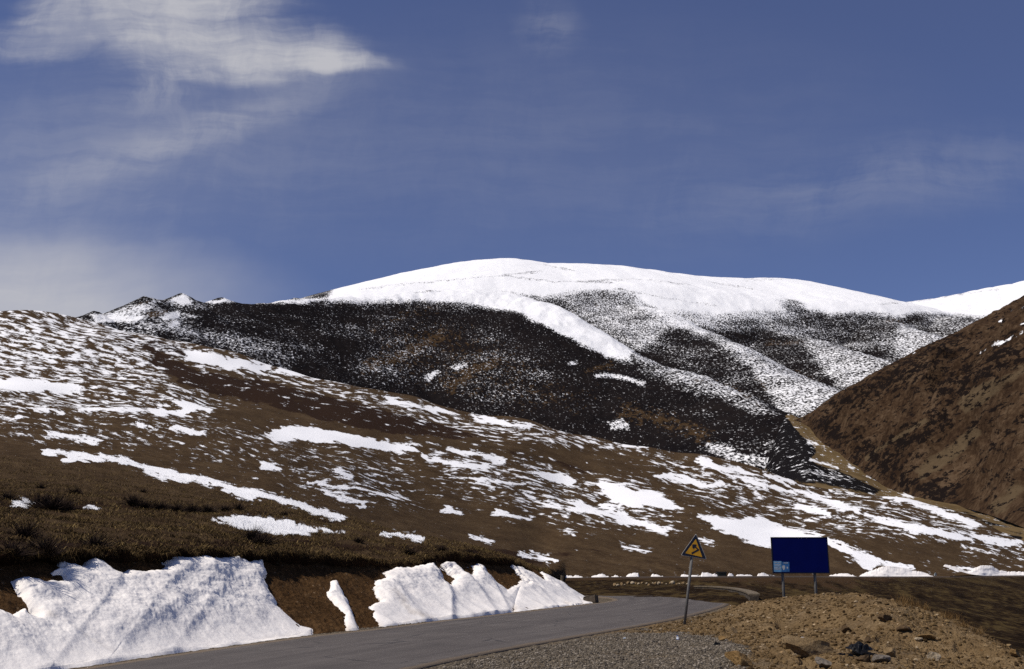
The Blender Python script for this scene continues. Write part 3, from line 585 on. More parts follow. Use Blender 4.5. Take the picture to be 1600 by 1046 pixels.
def build_valley():
    cols = [(1195, [(780, 700), (756, 940), (742, 1080)]), (1232, [(775, 690), (712, 1050), (657, 1390)]), (1246, [(775, 680), (712, 1010), (662, 1370)]), (1262, [(775, 660), (715, 960), (672, 1330)]), (1285, [(780, 640), (728, 930), (692, 1180)]), (1330, [(792, 600), (752, 830), (724, 1030)]), (1400, [(805, 550), (782, 720), (766, 880)]), (1450, [(815, 530), (793, 650), (780, 780)]), (1520, [(850, 490), (815, 590), (797, 720)]), (1620, [(900, 430), (850, 500), (825, 600)])]
    px = np.arange(1195, 1620, 1.5)
    s = Sheet(cols, px, [70, 70, 10], back=[(-9, 1.06)]); X, Y = s.P[..., 0], s.P[..., 1]
    s.P[..., 2] += 1.6 * fbm(X / 50, Y / 50, 4)
    s.reproj(); qx, qy = s.qx, s.qy
    cv = Cover(0.15)
    for pl in [strip([(1262, 691), (1278, 694)], 3, 2), strip([(1265, 718), (1310, 732)], 2, 1.5), strip([(1325, 726), (1335, 735)], 2, 2), strip([(1300, 690), (1308, 700)], 2, 2), strip([(1410, 772), (1428, 776)], 4, 3), strip([(1355, 742), (1362, 745)], 2, 2)]: cv.paint(pl, 1.0, 4, 'max')
    cv.paint([(1245, 728), (1300, 735), (1335, 748), (1300, 752), (1248, 742)], 0.42, 8)
    br = Cover(0.0); br.paint([(1180, 690), (1240, 695), (1265, 705), (1270, 722), (1300, 730), (1380, 766), (1360, 776), (1290, 758), (1200, 752)], 0.85, 8)
    br.paint([(1460, 790), (1520, 800), (1600, 830), (1600, 850), (1520, 830)], 0.55, 8)
    flow = np.stack([X * 1.0, Y * 0.3, s.P[..., 2]], -1)
    br.paint([(1150, 600), (1232, 655), (1238, 664), (1244, 672), (1252, 680), (1268, 693), (1276, 708), (1262, 720), (1150, 724)], 1.0, 3)
    keep = poly_sd(np.array([(1150, 600), (1232, 655), (1238, 664), (1244, 672), (1252, 680), (1268, 693), (1276, 708), (1262, 720), (1150, 724)], float), qx, qy) < 0
    grid_obj('valley_floor', s.P, M_valley, attrs= {'cover': cv(qx, qy), 'brown': br(qx, qy), 'flow': flow, 'shrub': np.zeros_like(X)})
    return s
VALLEY = build_valley()

# ------------------------------------------------------------------ dark slope below the far road
def build_slope():
    cols = [(740, [(985, 42), (930, 70), (914, 95), (905.5, 128)]), (860, [(975, 46), (925, 72), (913, 98), (905, 138)]), (1000, [(960, 48), (921.5, 73), (912, 97), (904, 150)]), (1150, [(960, 43), (928, 62), (913, 95), (903, 172)]),
            (1250, [(980, 40), (936, 58), (915, 95), (902.5, 196)]), (1400, [(1015, 38), (950, 62), (921, 110), (903, 219)]), (1600, [(1115, 32), (1020, 52), (942, 105), (901.5, 249)]), (1900, [(1260, 32), (1110, 52), (960, 105), (901, 285)])]
    px = np.arange(740, 1860, 1.5)
    s = Sheet(cols, px, [60, 110, 110]); X, Y = s.P[..., 0], s.P[..., 1]
    dn = sstep(s.px, 1180, 1350)
    top = 1 - sstep(s.r, 120, 190)
    s.P[..., 2] += top * (0.10 * fbm(X / 2.5, Y / 2.5, 4) + dn * 0.5 * fbm(X / 14, Y / 9, 3) + 0.35 * (1 - dn) * np.maximum(0, fbm(X / 5, Y / 5, 3)) * sstep(s.r, 76, 86))
    s.reproj()
    v = s.py - 0.22 * np.maximum(0, s.px - 1150) * sstep(s.px, 1100, 1400)
    br = Cover(0.0); br.paint([(860, 898), (1260, 900), (1400, 902), (1400, 908), (1250, 918), (1100, 908), (1000, 906), (880, 908)], 0.9, 4)
    br.paint([(1100, 905), (1400, 906), (1330, 925), (1180, 928)], 0.45, 8)
    flow = np.stack([s.px * 0.55, v * 4.5, np.zeros_like(v)], -1)
    cov = np.full(v.shape, -0.4)
    grid_obj('terrain', s.P, M_slope, {'cover': cov, 'brown': br(s.qx, s.qy), 'flow': flow, 'shrub': np.zeros_like(v)})
    return s
SLOPE = build_slope()

def build_far_road():
    px = np.arange(745, 1850, 6.0)
    py = interp([(740, 905.5), (860, 905), (1000, 904), (1150, 903), (1250, 902.5), (1400, 903), (1600, 901.5), (1900, 901)], px); r = interp([(740, 128), (860, 138), (1000, 150), (1150, 172), (1250, 196), (1400, 219), (1600, 249), (1900, 285)], px)
    A = at(px, py, r - 0.8); B = A.copy(); k = (r + 7.5) / (r - 0.8); B[:, :2] *= k[:, None]
    A[:, 2] += 0.10; B[:, 2] = A[:, 2] + 0.10; A0 = A.copy(); A0[:, 2] -= 0.5
    A0[:, :2] *= 0.997
    grid_obj('road', np.stack([A0, A, B], 1), plain('far_road_dirt', (0.055, 0.038, 0.025), 0.95, 0.2, 0.3))
build_far_road()

# ------------------------------------------------------------------ the asphalt road
EDGE_L = [at_z(x, y, 0.0) for x, y in [(-330, 1128), (-150, 1092), (0, 1064), (130, 1044), (300, 1019), (487, 994), (560, 986), (700, 969), (800, 958), (900, 946.5), (945, 941), (957, 938.2), (955, 936), (940, 933.5), (900, 930.5), (840, 928)]]
EDGE_R = [at_z(x, y, 0.0) for x, y in [(380, 1128), (520, 1085), (590, 1065), (652, 1046), (760, 1022), (880, 1000), (960, 986), (1020, 975.5), (1060, 967.5), (1105, 956.5), (1136, 946.5), (1143, 940), (1138, 934.5), (1110, 928), (1000, 924), (840, 922.5)]]
def build_road():
    L = np.array(EDGE_L); R = np.array(EDGE_R)
    k = np.linspace(0, len(L) - 1, 260); L = mono(np.arange(len(L)), L, k); R = mono(np.arange(len(R)), R, k)
    u = np.linspace(0, 1, 26)[None, :, None]
    wob = 0.05 * fbm(k * 3.0, k * 0 + 3, 3)[:, None]
    P = L[:, None] * (1 - u) + R[:, None] * u
    P[:, 0, :2] += wob; P[:, -1, :2] += 1.4 * wob[::-1]
    P[..., 2] = 0.0 + 0.03 * np.sin(np.pi * u[..., 0])
    lo = P[:, [0]].copy(); lo[..., 2] = -0.12; hi = P[:, [-1]].copy(); hi[..., 2] = -0.12
    P = np.concatenate([lo, P, hi], 1)
    uu = np.concatenate([[0], u.ravel(), [1]]); U = np.broadcast_to(uu[None], P.shape[:2])
    ds = np.concatenate([[0], np.cumsum(np.linalg.norm(np.diff((L + R) / 2, axis=0), axis=1))])
    lane = np.stack([U * 5.6, np.broadcast_to(ds[:, None], U.shape), U * 0], -1)
    m, nt = material('worn_asphalt'); o = nt.obj(); f = nt.attr('lane', 'Vector')
    g = nt.noise(o, 60, 4, 0.7); b = nt.noise(nt.map(f, (2.4, 0.07, 1)), 1.0, 6, 0.65); p = nt.noise(o, 0.5, 5, 0.6)
    v = nt.m('ADD', nt.m('MULTIPLY', g, 0.35), nt.m('ADD', nt.m('MULTIPLY', b, 0.4), nt.m('MULTIPLY', p, 0.25)))
    c = nt.ramp(v, [(0.36, (0.047, 0.040, 0.036)), (0.5, (0.081, 0.069, 0.061)), (0.64, (0.120, 0.104, 0.092))])
    uo = nt.n('ShaderNodeSeparateXYZ', {0: f}).outputs[0]
    e = nt.m('ADD', nt.sm(uo, 0.0, 0.45, 1.0, 0.0), nt.sm(uo, 5.1, 5.6))
    dn = nt.sm(nt.m('ADD', e, nt.noise(o, 1.8, 6, 0.65)), 0.75, 1.15)
    c = nt.mix(nt.m('MULTIPLY', dn, 0.8), c, (0.13, 0.095, 0.06))
    crk = nt.vor(nt.map(f, (0.55, 0.22, 1)), 1.0, 'DISTANCE_TO_EDGE')
    wv = nt.noise(f, 1.2, 5, 0.7)
    c = nt.mix(nt.m('MULTIPLY', nt.sm(nt.m('ADD', crk, nt.m('MULTIPLY', nt.m('SUBTRACT', wv, 0.5), 0.10)), 0.0, 0.012, 1.0, 0.0), nt.sm(p, 0.46, 0.56, 0.0, 0.8)), c, (0.03, 0.027, 0.026))
    finish(nt, c, 0.85, nt.bump(g, 0.5, 0.006), spec=0.3)
    grid_obj('road', P, m, {'lane': lane})
build_road()

# ------------------------------------------------------------------ gravel verge and the earth mound
def tps(ctrl):
    P = np.array([at_z(a, b, c) if len(t) == 3 else at(a, b, c) for t in ctrl for (a, b, c) in [t[:3]]])
    return P
def build_ground():
    C = []
    def z(px, py, zz): C.append(at_z(px, py, zz))
    for a in [(700, 1046, -.05), (900, 1046, -.05), (1000, 1010, -.03), (1060, 982, 0.0), (950, 1002, -.04), (1100, 1046, .0), (1080, 1010, .02), (600, 1100, -.06), (900, 1180, -.06), (1300, 1180, -.06), (1700, 1180, -.5),
              (300, 1060, -.10), (500, 1010, -.10), (700, 985, -.10), (900, 958, -.10), (1000, 945, -.10), (1100, 940, -.08), (1050, 929, -.10), (950, 927, -.10),
              (1150, 945, .02), (1120, 958, .02), (1160, 938, .05), (1190, 938, .40), (1225, 935, .48), (1252, 931, .60), (1278, 927.5, .78), (1330, 927.5, .85), (1365, 931, .86), (1395, 936, .82), (1412, 945, .70), (1470, 960, .48), (1530, 985, .12), (1565, 1004, -.1), (1600, 1026, -.30), (1680, 1075, -.7),
              (1150, 965, .18), (1200, 958, .30), (1300, 960, .55), (1300, 995, .30), (1200, 995, .16), (1400, 975, .48), (1400, 1030, .12), (1480, 1010, .10), (1500, 1046, -.05), (1250, 1046, .05), (1600, 1060, -.32)]: z(*a)
    for px, py, zz, drop in [(1190, 938, .40, .25), (1225, 935, .48, .35), (1278, 927.5, .78, .6), (1330, 927.5, .85, .8), (1395, 936, .82, 1.1), (1470, 960, .48, 1.5), (1530, 985, .12, 1.7), (1600, 1026, -.30, 1.7), (1680, 1075, -.7, 1.7)]:
        p = at_z(px, py, zz); d = p[:2] / np.linalg.norm(p[:2]); 
        q = p.copy(); q[:2] += d * 3.2; q[2] -= drop; C.append(q)
        q = p.copy(); q[:2] += d * 11; q[2] -= drop * 3.0; C.append(q)
        q = p.copy(); q[:2] += d * 22; q[2] -= drop * 4.0; C.append(q)
    C = np.array(C)
    # thin-plate spline through the spot heights
    n = len(C); d = np.linalg.norm(C[:, None, :2] - C[None, :, :2], axis=-1) / 10
    U = lambda r: np.where(r > 1e-9, r * r * np.log(r + 1e-12), 0)
    A = np.zeros((n + 3, n + 3)); A[:n, :n] = U(d) + 0.004 * np.eye(n); A[:n, n] = 1; A[:n, n + 1:] = C[:, :2] / 10; A[n, :n] = 1; A[n + 1:, :n] = C[:, :2].T / 10
    wgt = np.linalg.solve(A, np.concatenate([C[:, 2], np.zeros(3)]))
    az = np.radians(np.concatenate([np.linspace(-62, -26, 100), np.linspace(-26, 32, 1150)[1:], np.linspace(32, 52, 60)[1:]]))
    rr = np.exp(np.concatenate([np.linspace(math.log(1.5), math.log(13), 60), np.linspace(math.log(13), math.log(60), 560)[1:]]))
    AZ, R = np.meshgrid(az, rr); X = R * np.sin(AZ); Y = R * np.cos(AZ)
    # coarse evaluation, then smooth resampling
    ca = np.linspace(az[0], az[-1], 170); cr = np.linspace(math.log(1.5), math.log(60), 150); CA, CR = np.meshgrid(ca, np.exp(cr))
    cx = CR * np.sin(CA); cy = CR * np.cos(CA); zc = wgt[n] + (wgt[n + 1] * cx + wgt[n + 2] * cy) / 10
    for i in range(n): zc = zc + wgt[i] * U(np.hypot(cx - C[i, 0], cy - C[i, 1]) / 10)
    Z = mono(ca, mono(cr, zc, np.log(rr)).T, az).T
    P = np.stack([X, Y, Z], -1); qx, qy = proj(P)
    Z = np.where(R < 12, np.clip(Z, -1.0, 0.0), Z)
    dirt = Cover(0.0)
    dirt.paint([(930, 997), (1000, 982), (1060, 972), (1110, 958), (1150, 932), (1180, 905), (1800, 880), (1800, 1060), (1240, 1060), (1200, 1040), (1170, 1010), (1120, 992), (1060, 986), (1000, 990)], 1.0, 9)
    dirt.paint([(1140, 1025), (1200, 1018), (1260, 1060), (1120, 1060)], 0.8, 9)
    D = np.where(qy > 1046, sstep(qx, 1120, 1250), dirt(qx, qy))
    D = np.clip(D + 0.5 * fbm(X / 1.5, Y / 1.5, 4), 0, 1)
    rough = np.clip(D, 0, 1)
    clod = np.maximum(0, fbm(X / 0.9, Y / 0.9, 5, 0.6)); lump = fbm(X / 3.5, Y / 3.5, 3)
    chunk = np.clip(ridged(X / 0.45 + 9, Y / 0.45, 3, 0.6) - 0.55, 0, 1)
    Z = Z + rough * (0.10 * clod + 0.08 * lump - 0.13 + 0.07 * fbm(X / 0.22, Y / 0.22, 3, 0.6) * (0.4 + clod) + 0.05 * chunk) + (1 - rough) * (0.012 * fbm(X / .5, Y / .5, 3) + 0.018 * fbm(X / .07, Y / .07, 2))
    # ruts and a slipped ledge across the mound
    led = Cover(0.0)
    for pts, w in [([(1215, 968), (1330, 966), (1400, 968)], 6), ([(1370, 985), (1405, 978), (1440, 990), (1500, 1000)], 6), ([(1490, 985), (1530, 1000), (1560, 1014)], 5), ([(1250, 1020), (1300, 1030)], 6)]: led.paint(strip(pts, w, w), 1.0, w, 'max')
    Z = Z - 0.14 * led(qx, qy) * (qy < 1046)
    # settle the rim of the mound on its surveyed skyline
    for _ in range(2):
        P[..., 2] = Z; qx, qy = proj(P); win = (rr > 18) & (rr < 42); kk = np.argmin(np.where(win[:, None], qy, 1e9), 0); ii = np.arange(len(az))
        pxc = qx[kk, ii]; want = interp([(1100, 958), (1150, 944), (1190, 938), (1225, 935), (1252, 931), (1278, 928), (1330, 928), (1365, 930), (1390, 934), (1412, 944), (1470, 960), (1530, 985), (1600, 1025), (1700, 1090)], np.clip(pxc, 1100, 1700))
        dzc = (qy[kk, ii] - want) * rr[kk] / FPX * ((pxc > 1150) & (pxc < 1690)); ker = np.exp(-0.5 * (np.arange(-60, 61) / 22.0) ** 2); ker /= ker.sum()
        dzc = np.convolve(dzc, ker, 'same'); lk = np.convolve(np.log(rr[kk]), ker, 'same') + 1e-9
        Z = Z + dzc[None] * np.exp(-((np.log(rr)[:, None] - lk[None]) / 0.24) ** 2)
    road_dist = np.minimum.reduce([np.hypot(X - p[0], Y - p[1]) for p in mono(np.arange(len(EDGE_R)), np.array(EDGE_R), np.linspace(0, len(EDGE_R) - 1, 120))])
    Lp = np.array(EDGE_L)[:, :2]; Rp = np.array(EDGE_R)[:, :2]; ring = np.concatenate([Lp, Rp[::-1]])
    sdr = poly_sd(ring, X, Y)
    Z = np.where(sdr > 0, np.minimum(Z, -0.05), np.minimum(Z, np.where(sdr > -1.2, -0.004 + 0.35 * np.maximum(0, -sdr - 0.25) + 0.05 * np.abs(clod), 99)))
    wr = np.where(sdr < 0, np.exp(-((np.minimum(sdr, 0) + 0.0) / 0.9) ** 2), 0); Z = Z * (1 - wr) + wr * (-0.012 + 0.02 * fbm(X / .3, Y / .3, 3))
    P[..., 2] = Z
    m, nt = material('gravel_and_earth'); o = nt.obj(); dA = nt.attr('dirt')
    vc = nt.vor(o, 22, 'F1', 'Color'); vd = nt.vor(o, 22, 'F1', 'Distance'); sp = nt.n('ShaderNodeSeparateColor', {0: vc})
    v2 = nt.vor(o, 9, 'F1', 'Color'); s2 = nt.n('ShaderNodeSeparateColor', {0: v2}); v2d = nt.vor(o, 9, 'F1', 'Distance')
    tone = nt.m('ADD', nt.m('MULTIPLY', sp.outputs[0], 0.65), nt.m('MULTIPLY', nt.noise(o, 2, 5, 0.6), 0.4))
    peb = nt.ramp(tone, [(0.12, (0.05, 0.043, 0.034)), (0.4, (0.145, 0.117, 0.083)), (0.65, (0.22, 0.178, 0.125)), (0.9, (0.34, 0.285, 0.205))])
    peb = nt.mix(nt.sm(vd, 0.25, 0.55, 0.0, 0.75), peb, (0.05, 0.04, 0.03))
    n1 = nt.noise(o, 1.1, 7, 0.65); n2 = nt.noise(o, 9, 6, 0.7)
    ear = nt.ramp(nt.m('ADD', nt.m('MULTIPLY', n1, 0.5), nt.m('MULTIPLY', n2, 0.5)), [(0.34, (0.072, 0.045, 0.021)), (0.5, (0.143, 0.094, 0.046)), (0.64, (0.22, 0.152, 0.080))])
    bits = nt.sm(s2.outputs[0], 0.80, 0.86)
    ear = nt.mix(nt.m('MULTIPLY', bits, nt.sm(v2d, 0.25, 0.4, 1.0, 0.0)), ear, nt.ramp(s2.outputs[1], [(0.1, (0.12, 0.07, 0.03)), (0.6, (0.30, 0.19, 0.09)), (0.9, (0.42, 0.31, 0.19))]))
    c = nt.mix(dA, peb, ear)
    h = nt.m('ADD', nt.m('MULTIPLY', nt.m('SUBTRACT', 1.0, vd), 0.6), nt.m('MULTIPLY', n2, 0.7))
    finish(nt, c, 1.0, nt.bump(h, 1.0, 0.05), spec=0.03)
    grid_obj('ground', P, m, {'dirt': D})
    class G: pass
    G.P = P; G.qx, G.qy = proj(P); G.D = D; G.R = R; G.sdr = sdr
    def find(px, py, rmax=1e9):
        d = (G.qx - px) ** 2 + (G.qy - py) ** 2 + np.where(G.R > rmax, 1e6, 0) + G.R * 0.02
        return Vector(P.reshape(-1, 3)[np.argmin(d)])
    G.find = find
    def zat(x, y):
        r = math.hypot(x, y); a = math.atan2(x, y); j = min(np.searchsorted(rr, r), len(rr) - 1); i = min(np.searchsorted(az, a), len(az) - 1)
        return float(P[j, i, 2])
    G.zat = zat
    return G
GROUND = build_ground()

# ------------------------------------------------------------------ the cut bank beside the road
def build_bank():
    px = np.concatenate([np.arange(-330, -10, 3.0), np.arange(-10, 958, 0.9)])
    f_r = foot_r(px); f_y = interp(FOOT, px); l_y = interp(LIP, px); l_r = lip_r(px)
    F = at(px, f_y, f_r); L = at(px, l_y, l_r)
    F[:, 2] = -0.05
    T = L.copy(); T[:, :2] += (N_LEFT * 0.34)[None]; T[:, 2] -= 0.13
    hgt = np.maximum(T[:, 2] - F[:, 2], 0)
    n = 190; u = np.linspace(0, 1, n)[:, None, None]
    P = F[None] + (T - F)[None] * u
    prof = (-0.16 * np.sin(np.pi * u[..., 0] ** 0.8)) * np.minimum(1, hgt / 1.2)[None]       # slightly hollow
    P[..., 2] += prof
    # behind the crest
    back = T.copy(); back[:, :2] += N_LEFT * 1.2; back[:, 2] -= 0.25
    bk2 = T.copy(); bk2[:, :2] += N_LEFT * 4; bk2[:, 2] = np.minimum(bk2[:, 2], T[:, 2] - 1.0)
    P = np.concatenate([P, back[None], bk2[None]], 0)
    X, Y = P[..., 0], P[..., 1]; s = X * 0.334 + Y * 0.942; w = (X * N_LEFT[0] + Y * N_LEFT[1])
    k = np.minimum(1, hgt / 1.0)[None]; fade = np.ones(n + 2)[:, None]; fade[:6, 0] = np.linspace(0, 1, 6)
    P1 = P.copy(); P1[..., 2] += k * fade * 0.20 * (ridged(s / 2.6, w / 6, 2) - 0.5)
    P[..., 2] += k * fade * (0.20 * (ridged(s / 2.6, w / 6, 3) - 0.5) + 0.10 * fbm(s / .8, w / .8, 4) + 0.04 * fbm(s / .16, w / .16, 3))
    m, nt = material('cut_earth'); o = nt.obj()
    n1 = nt.noise(o, 0.7, 6, 0.65); n2 = nt.noise(o, 7, 7, 0.72)
    c = nt.ramp(nt.m('ADD', nt.m('MULTIPLY', n1, 0.45), nt.m('MULTIPLY', n2, 0.55)), [(0.34, (0.035, 0.018, 0.008)), (0.5, (0.078, 0.042, 0.018)), (0.66, (0.130, 0.074, 0.034))])
    v = nt.vor(o, 7, 'F1', 'Color'); vd = nt.vor(o, 7, 'F1', 'Distance'); sp = nt.n('ShaderNodeSeparateColor', {0: v})
    c = nt.mix(nt.m('MULTIPLY', nt.sm(sp.outputs[0], 0.86, 0.9), nt.sm(vd, 0.15, 0.3, 1, 0)), c, (0.24, 0.165, 0.10))
    finish(nt, c, 1.0, nt.bump(n2, 1.0, 0.12), spec=0.02)
    grid_obj('embankment', P, m)
    class B: pass
    B.P = P; B.qx, B.qy = proj(P); B.px = px; B.n = n; B.N = normals(P1); B.P1 = P1; B.dx, B.dy = proj(P1)
    def find(x, y):
        d = (B.qx[:n] - x) ** 2 + (B.qy[:n] - y) ** 2
        return Vector(P[:n].reshape(-1, 3)[np.argmin(d)])
    B.find = find
    return B
BANK = build_bank()

# ------------------------------------------------------------------ snow drifts lying on the bank
def snow_material():
    m, nt = material('old_drift_snow'); o = nt.obj(); d = nt.attr('dirt')
    n0 = nt.noise(o, 1.6, 7, 0.65); n1 = nt.noise(o, 9, 7, 0.7); st = nt.noise(nt.map(o, (2.4, 0.8, 2.4), (0, 0, D2R(20))), 1.0, 7, 0.7)
    white = nt.mix(n0, (0.83, 0.77, 0.71), (0.94, 0.895, 0.835))
    dirtm = nt.m('ADD', d, nt.m('MULTIPLY', nt.m('SUBTRACT', st, 0.5), 0.9))
    c = nt.mix(nt.sm(dirtm, 0.34, 0.9, 0.0, 0.6), white, (0.36, 0.29, 0.215))
    c = nt.mix(nt.sm(nt.m('ADD', n1, nt.m('MULTIPLY', d, 0.15)), 0.68, 0.76, 0.0, 0.25), c, (0.30, 0.24, 0.19))
    h = nt.m('ADD', nt.m('MULTIPLY', n1, 0.5), nt.m('MULTIPLY', nt.noise(o, 22, 5, 0.6), 0.5))
    b = nt.n('ShaderNodeBsdfPrincipled', {'Base Color': c, 'Roughness': 0.75, 'Specular IOR Level': 0.25, 'Normal': nt.bump(h, 0.5, 0.03)})
    nt.n('ShaderNodeOutputMaterial', {0: b.outputs[0]})
    return m
M_DRIFT = snow_material()

def drift(poly, thick, ridges, label, group=None, soft=24, dirt_lines=(), cat='snow drift'):
    poly = np.array(poly, float); n = BANK.n
    qx, qy, P, N = BANK.dx[:n], BANK.dy[:n], BANK.P1[:n], BANK.N[:n]
    x0, x1 = poly[:, 0].min() - 6, poly[:, 0].max() + 6
    cols = np.where((BANK.px > x0) & (BANK.px < x1))[0]; sl = slice(cols[0], cols[-1] + 1)
    qx, qy, P, N = qx[:, sl], qy[:, sl], P[:, sl], N[:, sl]
    s = P[..., 0] * 0.334 + P[..., 1] * 0.942; w = P[..., 2]
    wob = 4 * fbm(s / .3, w / .3, 4) * np.clip((interp(FOOT, BANK.px[sl])[None] - 8 - qy) / 40, 0, 1)
    low = (poly[:, 1] > interp(FOOT, poly[:, 0]) - 9); poly[low, 1] += 14
    d = poly_sd(poly, qx, qy) + wob
    t = np.clip(d / soft, 0, 1); t = np.sqrt(np.clip(t * (2 - t), 0, 1))
    t = t * (0.35 + 0.65 * sstep(interp(FOOT, BANK.px[sl])[None] - qy, -6, 75))
    H = thick * t
    smooth = 0.09 * fbm(s / 2.2, w / 0.9, 3) + 0.040 * fbm(s / .55, w / .30, 4) + 0.016 * fbm(s / .16, w / .10, 3) + 0.05 * (ridged((s + 0.5 * w) / .55, w / 2.6, 3) - 0.5)
    for pts, wd, hh in ridges:            # folds: a steep right side, a long left side
        pts = np.array(pts, float); e0 = pts[0] - pts[1]; e1 = pts[-1] - pts[-2]; pts = np.concatenate([[pts[0] + e0 / np.linalg.norm(e0) * 60], pts, [pts[-1] + e1 / np.linalg.norm(e1) * 60]]); best = np.full(qx.shape, 1e9); sg = np.zeros(qx.shape)
        for a, b in zip(pts[:-1], pts[1:]):
            e = b - a; u = np.clip(((qx - a[0]) * e[0] + (qy - a[1]) * e[1]) / (e @ e), 0, 1)
            dx = qx - a[0] - e[0] * u; dy = qy - a[1] - e[1] * u; dd = np.hypot(dx, dy); c = e[0] * dy - e[1] * dx
            sg = np.where(dd < best, np.sign(c), sg); best = np.minimum(best, dd)
        right = sg < 0 if pts[-1][1] > pts[0][1] else sg > 0
        f = np.where(right, np.exp(-(best / (wd * 0.5)) ** 2), np.exp(-(best / (wd * 1.8))))
        H = H + t * hh * 0.22 * f
    H = H + t * smooth + 0.01
    Q = P + N * H[..., None]
    Q[0] = P[0]; Q[0, :, :2] -= N_LEFT * 0.10; Q[0, :, 2] = -0.06
    dirt = 0.36 * (1 - np.clip(d / 9, 0, 1)) + 0.40 * np.clip((qy - (interp(FOOT, BANK.px[sl])[None] - 16)) / 14, 0, 1)
    for pts, wd, v in dirt_lines:
        pd = poly_sd(strip(pts, wd, wd), qx, qy); dirt = np.maximum(dirt, v * sstep(pd, -wd, wd))
    # underside so that the drift is a solid body
    keep = d > -2.0
    R, C = keep.shape; F = grid_faces(R, C, keep)
    if len(F) == 0: return
    used = np.unique(F); mp = np.full(R * C, -1, np.int64); mp[used] = np.arange(len(used))
    o = raw_mesh('snow_drift', Q.reshape(-1, 3)[used], mp[F], M_DRIFT, attrs={'dirt': dirt.ravel()[used]})
    tag(o, label, cat, group)
    return o
MAIN = [(-40, 950), (0, 961), (15, 968), (34, 954), (41, 964), (54, 970), (46, 958), (36, 945), (24, 926), (18, 911), (32, 907), (65, 911), (101, 911), (96, 900), (81, 898), (94, 892), (81, 872), (107, 885), (130, 889), (140, 871), (156, 879), (172, 893), (188, 902), (195, 895), (221, 898), (250, 894), (257, 887), (249, 871), (270, 873), (299, 874), (341, 876), (364, 873), (387, 881), (397, 880), (406, 873), (416, 898), (409, 908), (432, 950), (468, 980), (487, 984), (488, 996), (300, 1025), (130, 1052), (-40, 1085)]
drift(MAIN, 0.19, [([(352, 884), (290, 935), (215, 985), (192, 1012)], 26, 0.30), ([(366, 878), (325, 935), (290, 985)], 22, 0.24), ([(402, 880), (412, 925), (445, 975)], 16, 0.22), ([(60, 960), (110, 1000), (140, 1030)], 18, 0.20), ([(300, 880), (255, 920), (225, 960)], 16, 0.16), ([(180, 905), (150, 950), (120, 990)], 16, 0.14), ([(120, 920), (260, 905)], 20, 0.10)],
      'large dirty white snow drift on the cut bank at the bend-side end nearest the camera', 'snow drifts on the cut bank', dirt_lines=[([(395, 885), (408, 915), (425, 945)], 6, .45), ([(60, 970), (100, 990), (150, 1015), (180, 1030)], 7, .5), ([(20, 925), (45, 950), (60, 970)], 8, .35)])
bpy.context.scene.objects['snow_drift']['label'] = 'largest snow drift, a wide dirty white sheet with ragged top on the road bank'
drift([(516, 911), (525, 911), (530, 924), (545, 950), (564, 980), (563, 988), (543, 989), (538, 963), (522, 947), (511, 933)], 0.22, [], 'thin upright sliver of snow alone on bare brown roadside bank', 'snow drifts on the cut bank', soft=9)
CL = [(599, 984), (577, 950), (594, 942), (584, 921), (587, 910), (603, 908), (599, 897), (623, 889), (640, 891), (655, 888), (672, 887), (681, 898), (691, 915), (704, 918), (709, 908), (698, 895), (688, 885), (704, 884), (724, 895), (737, 902), (740, 893), (733, 885), (753, 890), (772, 908), (792, 924), (811, 913), (815, 907), (837, 918), (857, 927), (858, 931), (840, 922), (812, 925), (806, 940), (800, 962), (701, 972), (655, 978)]
drift([p for p in CL], 0.21, [([(680, 900), (700, 940), (703, 966)], 14, 1.1), ([(706, 895), (745, 930), (772, 962)], 12, 1.0), ([(745, 890), (770, 920), (792, 955)], 10, 0.8), ([(600, 915), (640, 955), (660, 975)], 14, 0.6)],
      'broad fluted snow drift with scalloped top right of the lone snow sliver', 'snow drifts on the cut bank', soft=20, dirt_lines=[([(605, 930), (640, 962), (680, 972)], 7, .6), ([(705, 900), (750, 945), (770, 960)], 4, .35)])
drift([(798, 961), (803, 940), (810, 916), (830, 912), (850, 920), (880, 935), (908, 944), (904, 952)], 0.15, [([(828, 914), (862, 945)], 8, .6), ([(850, 920), (885, 943)], 7, .5)], 'low smooth snow skirt at the asphalt edge before the bank tip', 'snow drifts on the cut bank', soft=10)
drift([(798, 888), (812, 889), (830, 897), (854, 910), (880, 922), (905, 933), (925, 945), (903, 950), (870, 940), (845, 926), (822, 910)], 0.24, [([(805, 890), (860, 918), (918, 944)], 8, .10)], 'long slanting snow tongue reaching toward the small dark stone block', 'snow drifts on the cut bank', soft=9)
drift([(844, 896), (863, 895), (880, 903), (905, 916), (938, 934), (938, 944), (920, 948), (900, 937), (872, 923), (855, 909)], 0.20, [([(865, 898), (900, 917), (935, 937)], 7, .08)], 'last snow tongue at the bank tip around the marker post', 'snow drifts on the cut bank', soft=8)

# ------------------------------------------------------------------ small solids
def poly_prism(pts, y0, y1):              # upright outline (x, z) given depth along y
    bm = bmesh.new(); a = [bm.verts.new((x, y0, z)) for x, z in pts]; b = [bm.verts.new((x, y1, z)) for x, z in pts]
    bm.faces.new(a); bm.faces.new(b[::-1]); n = len(pts)
    for i in range(n): bm.faces.new((a[i], b[i], b[(i + 1) % n], a[(i + 1) % n]))
    bmesh.ops.recalc_face_normals(bm, faces=bm.faces); return bm
def box(bm, x0, x1, y0, y1, z0, z1, bev=0.0):
    M = Matrix.Translation(((x0 + x1) / 2, (y0 + y1) / 2, (z0 + z1) / 2)) @ Matrix.Diagonal((x1 - x0, y1 - y0, z1 - z0, 1))
    r = bmesh.ops.create_cube(bm, size=1, matrix=M)
    if bev: bmesh.ops.bevel(bm, geom=list({e for v in r['verts'] for e in v.link_edges}), offset=bev, segments=2, affect='EDGES')
